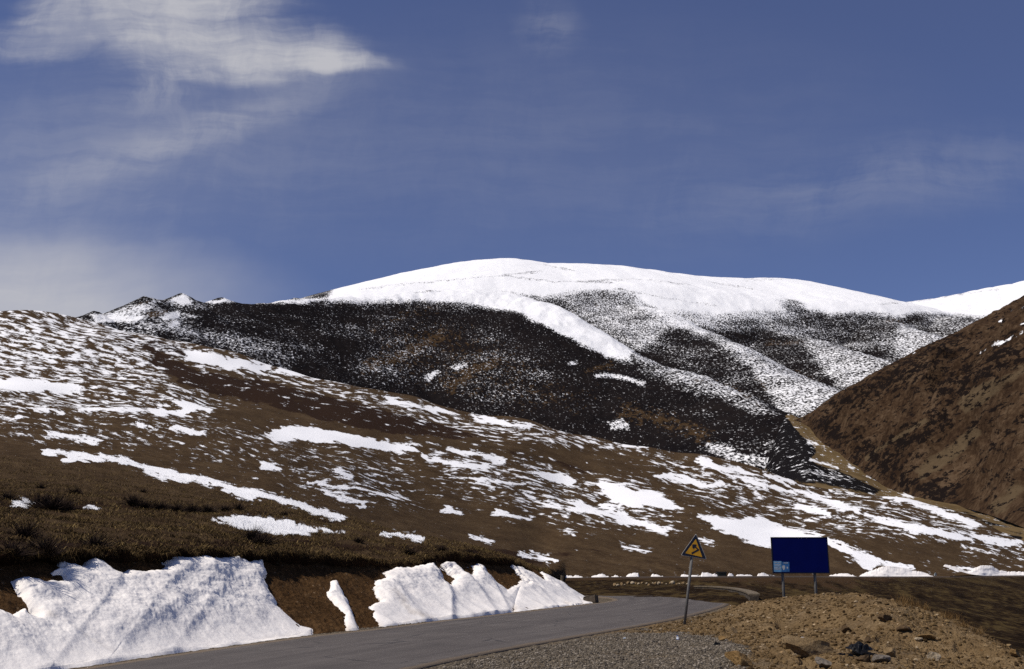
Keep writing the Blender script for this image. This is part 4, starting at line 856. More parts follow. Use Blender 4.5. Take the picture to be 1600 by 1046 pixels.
def tube(bm, a, b, r0, r1=None, seg=14):
    a, b = Vector(a), Vector(b); d = b - a; r1 = r0 if r1 is None else r1
    bmesh.ops.create_cone(bm, cap_ends=True, segments=seg, radius1=r0, radius2=r1, depth=d.length, matrix=Matrix.Translation((a + b) / 2) @ d.to_track_quat('Z', 'Y').to_matrix().to_4x4())

M_GALV = plain('galvanised_steel', (0.125, 0.12, 0.112), 0.75, 0.25, 9, 0.0, 0.2)
M_BLACKP = plain('sign_black', (0.006, 0.009, 0.022), 0.5, 0.2, 8)
M_YEL = plain('sign_yellow', (0.47, 0.235, 0.012), 0.55, 0.18, 9)
M_RIM = plain('sign_rim_aluminium', (0.42, 0.40, 0.36), 0.5, 0.15, 9)
M_BLUE = plain('billboard_blue', (0.0008, 0.0035, 0.062), 0.55, 0.12, 1.4, spec=0.06)
M_BFR = plain('billboard_dark_frame', (0.006, 0.007, 0.016), 0.5, 0.2, 5)
M_CYAN = plain('poster_pale_blue', (0.10, 0.24, 0.40), 0.5, 0.35, 5)
M_CYAN2 = plain('poster_mid_blue', (0.03, 0.11, 0.27), 0.5, 0.3, 6)
M_PALE = plain('poster_pale', (0.40, 0.40, 0.40), 0.5, 0.2, 9)
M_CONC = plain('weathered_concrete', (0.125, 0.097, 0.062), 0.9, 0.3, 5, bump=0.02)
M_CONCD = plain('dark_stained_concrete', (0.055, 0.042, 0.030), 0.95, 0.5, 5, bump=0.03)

# warning sign: leaning pole, triangular plate
SY = 29.6
base = GROUND.find(1069, 976, 40); SY = base.y
root = empty('warning_sign', base); tag(root, 'yellow triangular bend warning sign on a leaning grey pole beside gravel', 'road sign')
def loc(px, py, y): return at_y(px, py, y) - base
def sz(zx, zy, y):                        # from readings on an enlargement of the sign
    p = loc(1050 + zx / 17.43, 825 + zy / 17.43, y); return (p.x, p.z)
bm = bmesh.new(); tube(bm, loc(1068.6, 985, SY + .05), loc(1083.2, 850, SY + .05), 0.046); bm_obj('pole', bm, M_GALV, root, True)
def offs(pts, k):
    c = np.mean(pts, 0); return [tuple(c + (np.array(p) - c) * k) for p in pts]
tri = [(640, 176), (650, 166), (662, 172), (936, 838), (930, 852), (915, 856), (270, 752), (256, 738), (256, 720)]
plate = bm_obj('sign_plate', poly_prism([sz(a, b, SY - .02) for a, b in tri], -0.020, -0.004), M_RIM, root)
bm_obj('border', poly_prism([sz(a, b, SY - .025) for a, b in offs(tri, .955)], -0.024, -0.0202), M_BLACKP, plate)
bm_obj('warning_face', poly_prism([sz(a, b, SY - .03) for a, b in [(650, 308), (826, 800), (364, 692)]], -0.028, -0.0242), M_YEL, plate)
arrow = [(520, 682), (546, 722), (738, 612), (736, 588), (648, 512), (672, 470), (644, 452), (572, 448), (552, 470), (556, 540), (600, 590), (606, 548), (628, 540), (690, 588)]
bm_obj('bend_arrow', poly_prism([sz(a, b, SY - .035) for a, b in arrow], -0.032, -0.0282), M_BLACKP, plate)
for zy in (0.24, 0.46):
    p = loc(1082.6 + zy * 4, 870 - zy * 40, SY); bm = bmesh.new(); box(bm, p.x - .07, p.x + .07, -.004, .10, p.z - .018, p.z + .018, .004); bm_obj('clamp', bm, M_GALV, root)

# billboard on two posts
BY = 53.0
gz = float(SLOPE.find(1249, 936).z)
bc = at_y(1249.5, 936, BY); base = Vector((bc.x, BY, gz)); root = empty('billboard', base)
tag(root, 'large plain blue billboard on two grey posts behind the earth mound', 'billboard')
p0 = at_y(1208.5, 895, BY) - base; p1 = at_y(1290.8, 841, BY) - base
bm = bmesh.new(); box(bm, p0.x, p1.x, -.06, .02, p0.z, p1.z, .008); pan = bm_obj('panel', bm, M_BLUE, root)
bm = bmesh.new(); t = .045
box(bm, p0.x - t, p1.x + t, -.075, .03, p1.z, p1.z + t, .004); box(bm, p0.x - t, p1.x + t, -.075, .03, p0.z - t, p0.z, .004)
box(bm, p0.x - t, p0.x, -.074, .029, p0.z + .001, p1.z - .001, .004); box(bm, p1.x, p1.x + t, -.074, .029, p0.z + .001, p1.z - .001, .004)
bm_obj('frame', bm, M_BFR, pan)
for x in (1225, 1275.5):
    q = at_y(x, 935, BY + .10) - base; bm = bmesh.new(); tube(bm, (q.x, .10, -1.0), (q.x, .10, p1.z - .25), .072); bm_obj('post', bm, M_GALV, root, True)
bm = bmesh.new()
for z in (p0.z + .35, p1.z - .35): box(bm, p0.x + .1, p1.x - .1, .022, .06, z - .03, z + .03)
bm_obj('rail', bm, M_GALV, root)
def bz(zx, zy):
    p = at_y(1190 + zx / 9.508, 830 + zy / 9.508, BY - .07) - base; return (p.x, p.z)
post = bm_obj('poster', poly_prism([bz(178, 446), (bz(296, 448)), bz(298, 608), bz(180, 606)], -.066, -.0602), M_CYAN, pan)
bm_obj('picture', poly_prism([bz(304, 458), bz(412, 460), bz(414, 606), bz(304, 606)], -.066, -.0602), M_CYAN2, pan)
bm = bmesh.new()
def quad(x0, y0, x1, y1, bm=bm):
    a = bz(x0, y1); b = bz(x1, y0); box(bm, a[0], b[0], -.069, -.0662, a[1], b[1])
for i, (y, xs) in enumerate([(466, [(190, 230), (238, 282)]), (496, [(190, 284)]), (520, [(196, 270)]), (548, [(190, 240), (250, 284)]), (566, [(190, 280)])]):
    for a, b in xs: quad(a, y - 5, b, y + 5)
quad(326, 470, 392, 480)
bm_obj('printing', bm, M_PALE, post)
shape = [(306, 520), (320, 510), (340, 512), (350, 530), (346, 556), (334, 580), (322, 578), (308, 548)]
bm_obj('figure', poly_prism([bz(a, b) for a, b in shape], -.069, -.0662), M_PALE, pan)
bm_obj('figure', poly_prism([bz(a, b) for a, b in [(372, 536), (384, 530), (394, 548), (388, 562), (376, 556)]], -.069, -.0662), M_PALE, pan)

# low curved parapet at the bend
def sweep(name, pts, prof, mat, parent=None):
    q = np.array(pts, float); k = np.linspace(0, len(q) - 1, 48); q = mono(np.arange(len(q)), q, k); d = np.gradient(q, axis=0); n = np.stack([d[:, 1], -d[:, 0]], 1); n /= np.linalg.norm(n, axis=1, keepdims=True)
    pr = np.array(prof + [prof[0]]); P = np.zeros((48, len(pr), 3))
    P[..., :2] = q[:, None, :2] + n[:, None] * pr[None, :, 0:1]; P[..., 2] = q[:, None, 2] + pr[None, :, 1]
    V = P[:, :-1].reshape(-1, 3); m = len(pr) - 1; F = [(i * m + j, i * m + (j + 1) % m, (i + 1) * m + (j + 1) % m, (i + 1) * m + j) for i in range(47) for j in range(m)]
    o = raw_mesh(name, V, F, mat, parent, smooth=False)
    bm = bmesh.new(); bm.from_mesh(o.data); bmesh.ops.holes_fill(bm, edges=[e for e in bm.edges if e.is_boundary]); bmesh.ops.recalc_face_normals(bm, faces=bm.faces); bm.to_mesh(o.data); bm.free()
    return o
wp = [at_z(x, y, -0.02) for x, y in [(1085, 927), (1112, 928), (1135, 930.5), (1153, 934.5), (1166, 939.5), (1172, 944.5)]]
wall = empty('parapet_wall', wp[2]); tag(wall, 'low curved stone parapet at the far side of the bend', 'wall')
wl = [np.array(p) - np.array(wp[2]) for p in wp]
sweep('wall_face', wl, [(0, -.3), (0, .42), (-.42, .42), (-.42, -.3)], M_CONCD, wall)
sweep('coping', wl, [(.04, .423), (.04, .50), (-.50, .50), (-.50, .423)], M_CONC, wall)

# marker post, stone block, culvert
p = BANK.find(878.5, 912); bm = bmesh.new(); box(bm, -.06, .06, -.06, .06, -.3, .46, .015); mk = bm_obj('marker_post', bm, M_CONC); mk.location = p; mk.rotation_euler = (0, D2R(4), D2R(15)); tag(mk, 'short square concrete marker post standing in the bank snow', 'post')
p = BANK.find(921, 942); bm = bmesh.new(); box(bm, -.34, .34, -.25, .25, -.12, .30, .05)
for v in bm.verts: v.co += Vector((random.uniform(-.03, .03), random.uniform(-.03, .03), random.uniform(-.03, .03)))
kb = bm_obj('stone_block', bm, M_CONCD); kb.location = p + Vector((.1, -.15, .05)); kb.rotation_euler = (0, D2R(-12), D2R(-20)); tag(kb, 'dark stone block at the tip of the snowy bank', 'stone')
cp = HILL.find(1127, 902); cu = empty('culvert', cp); tag(cu, 'small dark concrete culvert head beside the far road among snow', 'culvert')
bm = bmesh.new(); box(bm, -.78, .78, -.3, .5, -.3, .62, .02); bm_obj('headwall', bm, plain('culvert_concrete', (0.05, 0.05, 0.036), .9, .3, 3), cu)
bm = bmesh.new(); box(bm, -.84, .84, -.42, .55, .622, .86, .02); bm_obj('capstone', bm, plain('culvert_cap', (0.012, 0.012, 0.013), .9, .3, 3), cu)
bm = bmesh.new(); box(bm, -.84, .84, -.38, -.302, -.3, .10, .01); bm_obj('apron', bm, bpy.data.materials['culvert_cap'], cu)

# ------------------------------------------------------------------ rocks
def rock_mesh(name, size, seed, flat=0.0, sub=4, cuts=7):
    rg = random.Random(seed); bm = bmesh.new(); bmesh.ops.create_icosphere(bm, subdivisions=sub, radius=1)
    for _ in range(cuts):
        n = Vector((rg.gauss(0, 1), rg.gauss(0, 1), rg.gauss(0, 1))).normalized(); d = rg.uniform(.36, .72)
        for v in bm.verts:
            e = v.co.dot(n) - d
            if e > 0: v.co -= n * e
    off = Vector((rg.uniform(0, 50), rg.uniform(0, 50), 0))
    from mathutils import noise as mn
    for v in bm.verts:
        v.co *= 1 + .08 * mn.noise(v.co * 2.2 + off) + .05 * mn.noise(v.co * 6 + off) + .025 * mn.noise(v.co * 14 + off)
        v.co = Vector((v.co.x * size[0], v.co.y * size[1], v.co.z * size[2]))
    return bm
def rock_material(name, a, b, c):
    m, nt = material(name); o = nt.obj(); n = nt.noise(o, 3.5, 8, 0.68); n2 = nt.noise(o, 16, 6, 0.7)
    col = nt.ramp(nt.m('ADD', nt.m('MULTIPLY', n, .6), nt.m('MULTIPLY', n2, .4)), [(.33, a), (.5, b), (.68, c)])
    finish(nt, col, .95, nt.bump(nt.m('ADD', n, n2), .9, .05), spec=.15); return m
R_TAN = rock_material('tan_stone', (0.11, 0.07, 0.032), (0.20, 0.135, 0.068), (0.30, 0.22, 0.125))
R_GREY = rock_material('grey_stone', (0.085, 0.072, 0.058), (0.15, 0.128, 0.105), (0.24, 0.205, 0.17))
R_DARK = rock_material('dark_clod', (0.035, 0.022, 0.012), (0.085, 0.053, 0.026), (0.145, 0.094, 0.047))
R_ORAN = rock_material('ochre_stone', (0.10, 0.056, 0.020), (0.20, 0.12, 0.046), (0.29, 0.19, 0.085))
R_BLUE = rock_material('blue_grey_stone', (0.11, 0.125, 0.13), (0.20, 0.225, 0.24), (0.33, 0.36, 0.37))
R_PALE = rock_material('pale_stone', (0.20, 0.15, 0.09), (0.34, 0.27, 0.18), (0.48, 0.40, 0.29))
def rock(px, py, size, mat, label, rot=(0, 0, 0), seed=0, sink=0.35, name='rock', flat=False, group=None, cuts=7):
    p = GROUND.find(px, py); o = bm_obj(name, rock_mesh(name, size, seed, cuts=cuts), mat, None, False)
    o.location = p + Vector((0, 0, size[2] * (1 - 2 * sink))); o.rotation_euler = [D2R(a) for a in rot]
    tag(o, label, 'rock', group); return o
rock(1268, 1024, (0.62, 0.40, 0.29), R_TAN, 'large tan boulder with bright blunt left face, biggest on the mound', (4, 17, 16), 3, .34, 'boulder', cuts=12)
rock(1291, 1040, (0.30, 0.20, 0.09), R_GREY, 'pale grey flat slab leaning under the largest tan boulder', (6, 20, 15), 5, .25, 'stone_slab')
rock(1377, 1036, (0.17, 0.16, 0.13), R_GREY, 'pale grey angular stone right of the black plastic sheet', (10, -10, 30), 8, .2)
rock(1352, 1034, (0.17, 0.14, 0.10), R_DARK, 'dark brown stone tucked under the black plastic sheet', (0, 10, 20), 9, .25)
rock(1338, 1024, (0.22, 0.20, 0.09), R_TAN, 'flat tan slab between the big boulder and black plastic', (4, -6, 5), 12, .3, 'stone_slab')
rock(1359, 1006, (0.17, 0.13, 0.09), R_DARK, 'olive brown flat stone above the black plastic sheet', (0, 8, 10), 13, .2)
rock(1390, 1026, (0.13, 0.12, 0.13), R_TAN, 'rounded tan stone furthest right of the plastic scraps', (0, 0, 40), 14, .2)
rock(1158, 1038, (0.30, 0.20, 0.14), R_ORAN, 'ochre orange wedge of stone at the front edge of the gravel', (5, 18, -15), 15, .25)
rock(1459, 1034, (0.17, 0.12, 0.13), R_PALE, 'pale upright stone low on the mound near the frame edge', (12, 0, 20), 16, .2)
rock(1515, 1012, (0.11, 0.10, 0.075), R_BLUE, 'blue grey stone lying by itself on the mound', (0, 0, 10), 17, .15)
rock(1383, 969, (0.17, 0.14, 0.12), R_DARK, 'dark earth clod high on the mound below the crest', (0, 10, 0), 18, .25, 'earth_clod')
rock(1322, 988, (0.13, 0.12, 0.11), R_DARK, 'small dark earth clod in the middle of the mound', (0, 0, 30), 19, .25, 'earth_clod')
rock(1415, 985, (0.22, 0.16, 0.10), R_DARK, 'long dark earth clod on the slipped ledge of the mound', (0, -8, 10), 20, .3, 'earth_clod')
rock(1448, 999, (0.22, 0.15, 0.10), R_ORAN, 'ochre flat stone on the right shoulder of the mound', (0, 10, 15), 21, .25)
rock(1434, 1001, (0.12, 0.10, 0.06), R_PALE, 'small pale stone touching the ochre flat stone', (0, 0, 60), 22, .2)
rock(1146, 991, (0.20, 0.17, 0.12), R_TAN, 'tan clod at the edge where gravel meets the mound', (0, 12, 50), 23, .3, 'earth_clod')
rock(1128, 1001, (0.13, 0.10, 0.07), R_ORAN, 'small ochre stone beside the black rubber scrap', (0, 0, 0), 24, .25)
rock(1586, 1027, (0.17, 0.14, 0.10), R_ORAN, 'ochre stone on the outer rim of the mound', (0, 20, 30), 25, .2)
rock(1555, 1035, (0.20, 0.16, 0.11), R_TAN, 'tan stone just inside the outer rim of the mound', (0, -8, 5), 26, .25)

# rubble row at the far side of the bend
rg = random.Random(5); first = None; protos = []
labels = 'pale tan rubble stone in the row along the far road edge'
for i in range(22):
    x = 960 + i * 5.4 + rg.uniform(-1.5, 1.5); y = 914.5 + rg.uniform(-2.2, 2.4); p = SLOPE.find(x, y)
    if i < 4:
        o = bm_obj('rubble_stone', rock_mesh('rubble_stone', (0.34, 0.28, 0.24), 60 + i, sub=2), R_PALE if i % 2 else R_TAN, None, True); protos.append(o)
    else:
        o = protos[i % 4].copy(); COL.objects.link(o)
    o.location = p + Vector((0, 0, .08)); o.rotation_euler = (rg.uniform(-.3, .3), rg.uniform(-.3, .3), rg.uniform(0, 6)); k = rg.uniform(.35, .85); o.scale = (k, k, k * rg.uniform(.8, 1.1))
    tag(o, labels, 'rubble stone', 'rubble stones along the far road edge')

# litter
def crumpled(name, outline_len, width, seed, mat, amp=.06, n=26):
    rg2 = np.random.default_rng(seed); U, V = np.meshgrid(np.linspace(-.5, .5, n), np.linspace(-.5, .5, n)); X = U * outline_len * (1 + .25 * perlin(V * 5 + seed, U * 0 + 2)); Y = V * width * (1 + .35 * perlin(U * 5, V * 0 + seed))
    Z = amp * (1.5 * np.abs(fbm(U * 2.6 + seed, V * 2.2, 2, 0.45)) + 0.15) * (1 - 0.9 * np.clip(np.hypot(U, V) * 2, 0, 1) ** 2)
    P = np.stack([X, Y, Z], -1); o = raw_mesh(name, P.reshape(-1, 3), grid_faces(n, n), mat, smooth=False)
    sol = o.modifiers.new('thickness', 'SOLIDIFY'); sol.thickness = .004
    return o
M_PLAS = plain('black_plastic', (0.005, 0.005, 0.006), .5, .3, 6, spec=.15)
M_WHITE = plain('white_plastic', (0.62, 0.64, 0.66), .4, .1, 6)
o = crumpled('plastic_sheet', .42, .34, 3, M_PLAS, .17); o.location = GROUND.find(1344, 1024) + Vector((0, 0, .13)); o.rotation_euler = (D2R(18), D2R(-10), D2R(35)); tag(o, 'crumpled black plastic sheet draped over stones on the mound', 'plastic sheet')
o = crumpled('plastic_strip', .40, .08, 9, M_PLAS, .07); o.location = GROUND.find(1322, 1030) + Vector((0, 0, .06)); o.rotation_euler = (0, D2R(8), D2R(10)); tag(o, 'narrow black plastic strip between the big boulder and black sheet', 'plastic strip')
o = crumpled('rubber_scrap', .17, .06, 5, M_PLAS, .09); o.location = GROUND.find(1121, 1010) + Vector((0, 0, .03)); o.rotation_euler = (0, 0, D2R(10)); tag(o, 'curled black rubber scrap on the gravel', 'rubber scrap')
bt = empty('bottle', GROUND.find(1059, 1001)); bt.rotation_euler = (D2R(6), D2R(-8), 0); tag(bt, 'small white and blue bottle standing on the gravel', 'bottle')
bm = bmesh.new(); tube(bm, (0, 0, -.01), (0, 0, .075), .034, .034); tube(bm, (0, 0, .0752), (0, 0, .10), .034, .014); bm_obj('body', bm, M_WHITE, bt, True)
bm = bmesh.new(); tube(bm, (0, 0, .1002), (0, 0, .125), .017); bm_obj('cap', bm, plain('cap_blue', (.03, .07, .25), .4), bt, True)
bm = bmesh.new(); tube(bm, (0, 0, .02), (0, 0, .05), .0352); bm_obj('wrapper', bm, plain('wrapper_blue', (.10, .17, .36), .4), bt, True)
can = empty('drink_can', GROUND.find(1252, 1000) + Vector((0, 0, .03))); can.rotation_euler = (0, D2R(84), D2R(-14)); tag(can, 'crushed black and white drink can above the large tan boulder', 'can')
bm = bmesh.new(); tube(bm, (0, 0, -.07), (0, 0, .0), .04, .036); bm_obj('can_base', bm, M_PLAS, can, True)
bm = bmesh.new(); tube(bm, (0, 0, .001), (0, 0, .075), .034, .03); bm_obj('can_wall', bm, M_WHITE, can, True)
o = crumpled('plastic_wrapper', .10, .05, 21, plain('wrapper_pale', (.42, .48, .55), .4, .2, 9), .03); o.location = GROUND.find(977, 998) + Vector((0, 0, .01)); tag(o, 'small pale wrapper lying flat on the gravel near the road', 'wrapper')

# dark rock at the end of the far snow
dk = bm_obj('rock', rock_mesh('rock', (0.42, 0.4, 0.42), 77, sub=3), R_BLUE, None, True); dk.location = HILL.find(1460, 900) + Vector((0, -.5, .25)); tag(dk, 'lone bluish rock at the tip of snow beside far road', 'rock')

# ------------------------------------------------------------------ scattered stones on gravel and mound (uncountable)
def stones(name, n, size_rng, sel, mats, seed, kind='stuff', z0=0.25, label=None):
    rg2 = np.random.default_rng(seed); Pg = GROUND.P; R = GROUND.R
    idx = np.where(sel.ravel())[0]; wgt = (R.ravel()[idx] ** 2); pick = rg2.choice(idx, n, p=wgt / wgt.sum())
    base = Pg.reshape(-1, 3)[pick]
    g = (1 + 5 ** .5) / 2; ico = np.array([(-1, g, 0), (1, g, 0), (-1, -g, 0), (1, -g, 0), (0, -1, g), (0, 1, g), (0, -1, -g), (0, 1, -g), (g, 0, -1), (g, 0, 1), (-g, 0, -1), (-g, 0, 1)]) / 1.9
    fc = np.array([(0, 11, 5), (0, 5, 1), (0, 1, 7), (0, 7, 10), (0, 10, 11), (1, 5, 9), (5, 11, 4), (11, 10, 2), (10, 7, 6), (7, 1, 8), (3, 9, 4), (3, 4, 2), (3, 2, 6), (3, 6, 8), (3, 8, 9), (4, 9, 5), (2, 4, 11), (6, 2, 10), (8, 6, 7), (9, 8, 1)])
    sz = size_rng[0] * (size_rng[1] / size_rng[0]) ** (rg2.random(n) ** 2.2)
    V = ico[None] * (1 + .30 * (rg2.random((n, 12, 1)) - .5)) * (sz[:, None, None] * rg2.uniform(.6, 1.2, (n, 1, 3)))
    a = rg2.uniform(0, 6.3, n); ca, sa = np.cos(a)[:, None], np.sin(a)[:, None]; x = V[..., 0] * ca - V[..., 1] * sa; y = V[..., 0] * sa + V[..., 1] * ca
    V = np.stack([x, y, V[..., 2] * .75], -1) + base[:, None] + np.array([0, 0, 1]) * (sz * z0)[:, None, None]
    F = (fc[None] + (np.arange(n) * 12)[:, None, None]).reshape(-1, 3)
    tint = np.repeat(rg2.random(n), 12)
    o = raw_mesh(name, V.reshape(-1, 3), F, mats, smooth=False, attrs={'tint': tint}); o['kind'] = kind
    return o
def stone_mat(name, stops):
    m, nt = material(name); o = nt.obj(); c = nt.ramp(nt.attr('tint'), stops); n = nt.noise(o, 12, 5, .65)
    c = nt.mix(n, nt.mix(0.5, c, (0.03, 0.02, 0.012)), c); finish(nt, c, .95, spec=.1); return m
gx, gy, GD = GROUND.qx, GROUND.qy, GROUND.D
vis = (GROUND.R > 13) & (GROUND.R < 45) & (GROUND.sdr < -0.25)
stones('gravel', 26000, (.012, .035), vis & (GD < .55) & (gx > 560) & (GROUND.R < 34), stone_mat('gravel_stones', [(0, (.05, .045, .042)), (.35, (.13, .11, .085)), (.7, (.21, .175, .13)), (1, (.36, .31, .25))]), 31)
stones('rubble', 22000, (.014, .062), vis & (GD > .45) & (gx > 900) & (GROUND.R < 40), stone_mat('earth_stones', [(0, (.04, .024, .010)), (.3, (.09, .055, .022)), (.7, (.15, .095, .040)), (.94, (.24, .16, .075)), (1, (.40, .31, .20))]), 32)

# ------------------------------------------------------------------ grass, shrubs
M_GRASS, _n = material('dry_grass')
_c = _n.ramp(_n.attr('tint'), [(0, (.030, .018, .008)), (.45, (.10, .063, .024)), (.8, (.17, .115, .044)), (1, (.26, .18, .07))]); finish(_n, _c, .9, spec=.1)
M_GOLD, _n = material('golden_grass')
_c = _n.ramp(_n.attr('tint'), [(0, (.06, .032, .012)), (.5, (.15, .085, .03)), (1, (.27, .165, .065))]); finish(_n, _c, .9, spec=.1)
M_TWIG, _n = material('shrub_twigs')
_c = _n.ramp(_n.attr('tint'), [(0, (.010, .007, .007)), (.55, (.028, .018, .015)), (.9, (.06, .04, .028)), (1, (.16, .115, .07))]); finish(_n, _c, .95, spec=.05)

def blades(base, h, w, lean, rg2, droop=0.35):
    n = len(base); a = rg2.uniform(0, 6.28, n); b = rg2.uniform(0, 6.28, n)
    d = np.stack([np.cos(a) * lean, np.sin(a) * lean, np.ones(n)], -1) * h[:, None]; s = np.stack([np.cos(b), np.sin(b), 0 * b], -1) * w[:, None]
    mid = base + d * .55; tip = base + d; tip[:, 2] -= droop * h * np.abs(lean)
    V = np.stack([base - s, base + s, mid + s * .7, mid - s * .7, tip], 1)
    i = np.arange(n)[:, None] * 5
    F3 = np.concatenate([i + np.array([[0, 1, 2]]), i + np.array([[0, 2, 3]]), i + np.array([[3, 2, 4]])], 0)
    return V.reshape(-1, 3), F3
def build_grass():
    rg2 = np.random.default_rng(77)
    r = HILL.qr; t = np.broadcast_to(HILL.t[:, None], r.shape); ok = (r < 110) & (HILL.px < 855) & (HILL.px > -120) & (t > 1.6)
    ok &= np.abs(np.gradient(HILL.qy, axis=0)) < 6; ok &= HILL.cov < 0.4
    P = HILL.P; idx = np.where(ok.ravel())[0]
    du = np.linalg.norm(np.gradient(P, axis=1), axis=-1); dv = np.linalg.norm(np.gradient(P, axis=0), axis=-1); area = (du * dv).ravel()[idx]
    clump = np.clip(0.35 + 1.5 * fbm(P[..., 0] / 1.2, P[..., 1] / 1.2, 3), 0.02, 2).ravel()[idx]
    wgt = area * clump * np.exp(-r.ravel()[idx] / 30); pick = rg2.choice(idx, 90000, p=wgt / wgt.sum())
    B = P.reshape(-1, 3)[pick] + rg2.normal(0, .06, (90000, 3)) * np.array([1, 1, 0]); cl = np.repeat(fbm(B[:, 0] / 2.5, B[:, 1] / 2.5, 3), 1)
    h = rg2.uniform(.05, .15, len(B)) * (1 + .5 * cl) * (1 + np.hypot(B[:, 0], B[:, 1]) / 70); V, F = blades(B, h * .75, rg2.uniform(.006, .014, len(B)), rg2.uniform(.4, 1.8, len(B)), rg2)
    tint = np.repeat(np.clip(.42 + .5 * cl + rg2.normal(0, .2, len(B)), 0, 1), 5)
    o = raw_mesh('grass', V, F, M_GRASS, smooth=False, attrs={'tint': tint}); o['kind'] = 'stuff'
    # the ragged sod edge overhanging the cut
    ok = (np.abs(t - 1.3) < .9) & (HILL.px < 858) & (HILL.px > -150); idx = np.where(ok.ravel())[0]; pick = rg2.choice(idx, 16000)
    B = P.reshape(-1, 3)[pick]; h = rg2.uniform(.03, .11, len(B)); V, F = blades(B, h, rg2.uniform(.007, .016, len(B)), rg2.uniform(.6, 2.2, len(B)), rg2, 1.1)
    o = raw_mesh('grass', V, F, M_GRASS, smooth=False, attrs={'tint': np.repeat(np.clip(rg2.normal(.22, .2, len(B)), 0, 1), 5)}); o['kind'] = 'stuff'
build_grass()

def tuft_mesh(seed, n, hmin, hmax, spread, lean):
    rg2 = np.random.default_rng(seed); a = rg2.uniform(0, 6.28, n); q = spread * np.sqrt(rg2.random(n)); B = np.stack([q * np.cos(a), q * np.sin(a), np.full(n, -.03)], -1)
    V, F = blades(B, rg2.uniform(hmin, hmax, n), rg2.uniform(.002, .005, n), rg2.uniform(.05, lean, n), rg2)
    return V, F, np.repeat(rg2.random(n), 5)
tv = [tuft_mesh(40 + i, 130, .10, .42, .20, .9) for i in range(3)]
for i, (x, y, k, lb) in enumerate([(1412, 946, 1.15, 'tall golden grass tuft on the mound rim where the crest drops'), (1427, 950, .9, 'golden grass tuft second along the mound rim past the crest'), (1443, 953, .75, 'low golden grass tuft third along the mound rim'), (1331, 950, .55, 'small golden grass tuft alone below the mound crest'),
                                   (1478, 966, .75, 'golden grass tuft near the dark rim hollow of the mound'), (1492, 972, .9, 'golden grass tuft on the steep outer rim of the mound'), (1505, 980, .7, 'short golden grass tuft lower on the steep outer rim'), (1528, 990, .8, 'lowest golden grass tuft toward the dark valley slope'), (1376, 984, .4, 'tiny brown grass tuft by the slipped ledge')]):
    V, F, tt = tv[i % 3]; o = raw_mesh('grass_tuft', V, F, M_GOLD, smooth=False, attrs={'tint': tt}); o.location = GROUND.find(x, y); o.scale = (k, k, k); o.rotation_euler = (0, 0, i * 1.7); tag(o, lb, 'grass tuft', 'golden grass tufts on the earth mound')

def shrub_mesh(seed, n=800):
    rg2 = np.random.default_rng(seed); a = rg2.uniform(0, 6.28, n); el = rg2.uniform(.15, 1.45, n); L = rg2.uniform(.25, .55, n) * (1 + .35 * np.sin(a * 3 + seed))
    st = rg2.uniform(0, .6, n); dirv = np.stack([np.cos(a) * np.cos(el) * 1.35, np.sin(a) * np.cos(el) * 1.1, np.sin(el) * .8], -1); B = dirv * (L * st)[:, None] + np.array([0, 0, -.04]); T = dirv * L[:, None] + rg2.normal(0, .06, (n, 3)) + np.array([0, 0, -.02])
    b = rg2.uniform(0, 6.28, n); s = np.stack([np.cos(b), np.sin(b), rg2.normal(0, .5, n)], -1) * rg2.uniform(.005, .011, n)[:, None]
    V = np.stack([B - s, B + s, T], 1).reshape(-1, 3); F = np.arange(3 * n).reshape(-1, 3)
    return V, F, np.repeat(rg2.random(n), 3)
sv = []
for i in range(4):
    V, F, tt = shrub_mesh(90 + i); me = raw_mesh('shrub', V, F, M_TWIG, smooth=False, attrs={'tint': tt}); sv.append(me)
SHR = [(12, 782, 1.2, 'dark bare shrub left of the small snow patch on the terrace'), (66, 793, 1.5, 'dark bare shrub just right of the small snow patch on the terrace'), (84, 797, 1.7, 'widest dark bare shrub, in the clump right of small snow patch'), (98, 797, 1.3, 'dark bare shrub at the right end of the clump near small snow'), (64, 763, .7, 'lone little shrub on open grass above the terrace clump'),
       (118, 772, 1.1, 'dark bare shrub on the grass above the small right-hand snow fleck'), (162, 798, .6, 'short dark shrub beside the tiny snow fleck'), (208, 790, 1.4, 'first dark shrub of the row along the terrace edge'), (226, 795, 1.2, 'second dark shrub of the row along the terrace edge'), (250, 797, 1.4, 'third dark shrub of the row along the terrace edge'), (275, 799, 1.3, 'fourth dark shrub of the row along the terrace edge'),
       (300, 801, 1.3, 'fifth dark shrub of the row along the terrace edge'), (325, 802, 1.3, 'sixth dark shrub of the row along the terrace edge'), (350, 799, 1.2, 'seventh dark shrub of the row, right above the long snow patch'), (372, 797, 1.1, 'eighth dark shrub of the row, above the long snow patch'), (394, 845, 1.3, 'dark shrub on the sod lip under the long snow patch'), (408, 852, 1.4, 'dark shrub hanging on the sod lip above the drift corner'), (226, 760, .6, 'small brown shrub by the diagonal snow band'),
       (40, 840, 1.0, 'dark shrub near the sod lip at the picture edge'), (70, 866, 1.1, 'dark shrub at the ragged left tip of the largest drift'), (20, 868, 1.0, 'dark shrub on the bank left of the largest drift'), (640, 866, .8, 'dark shrub on the lip above the broad fluted drift'), (690, 862, .9, 'dark shrub on the lip above the drift folds'), (735, 866, .8, 'dark shrub on the lip where the folds end'), (150, 858, .9, 'dark shrub on the lip above the drift notch'), (560, 848, .7, 'dark shrub on the terrace above the snow sliver'), (445, 806, .8, 'dark shrub at the right end of the long snow patch')]
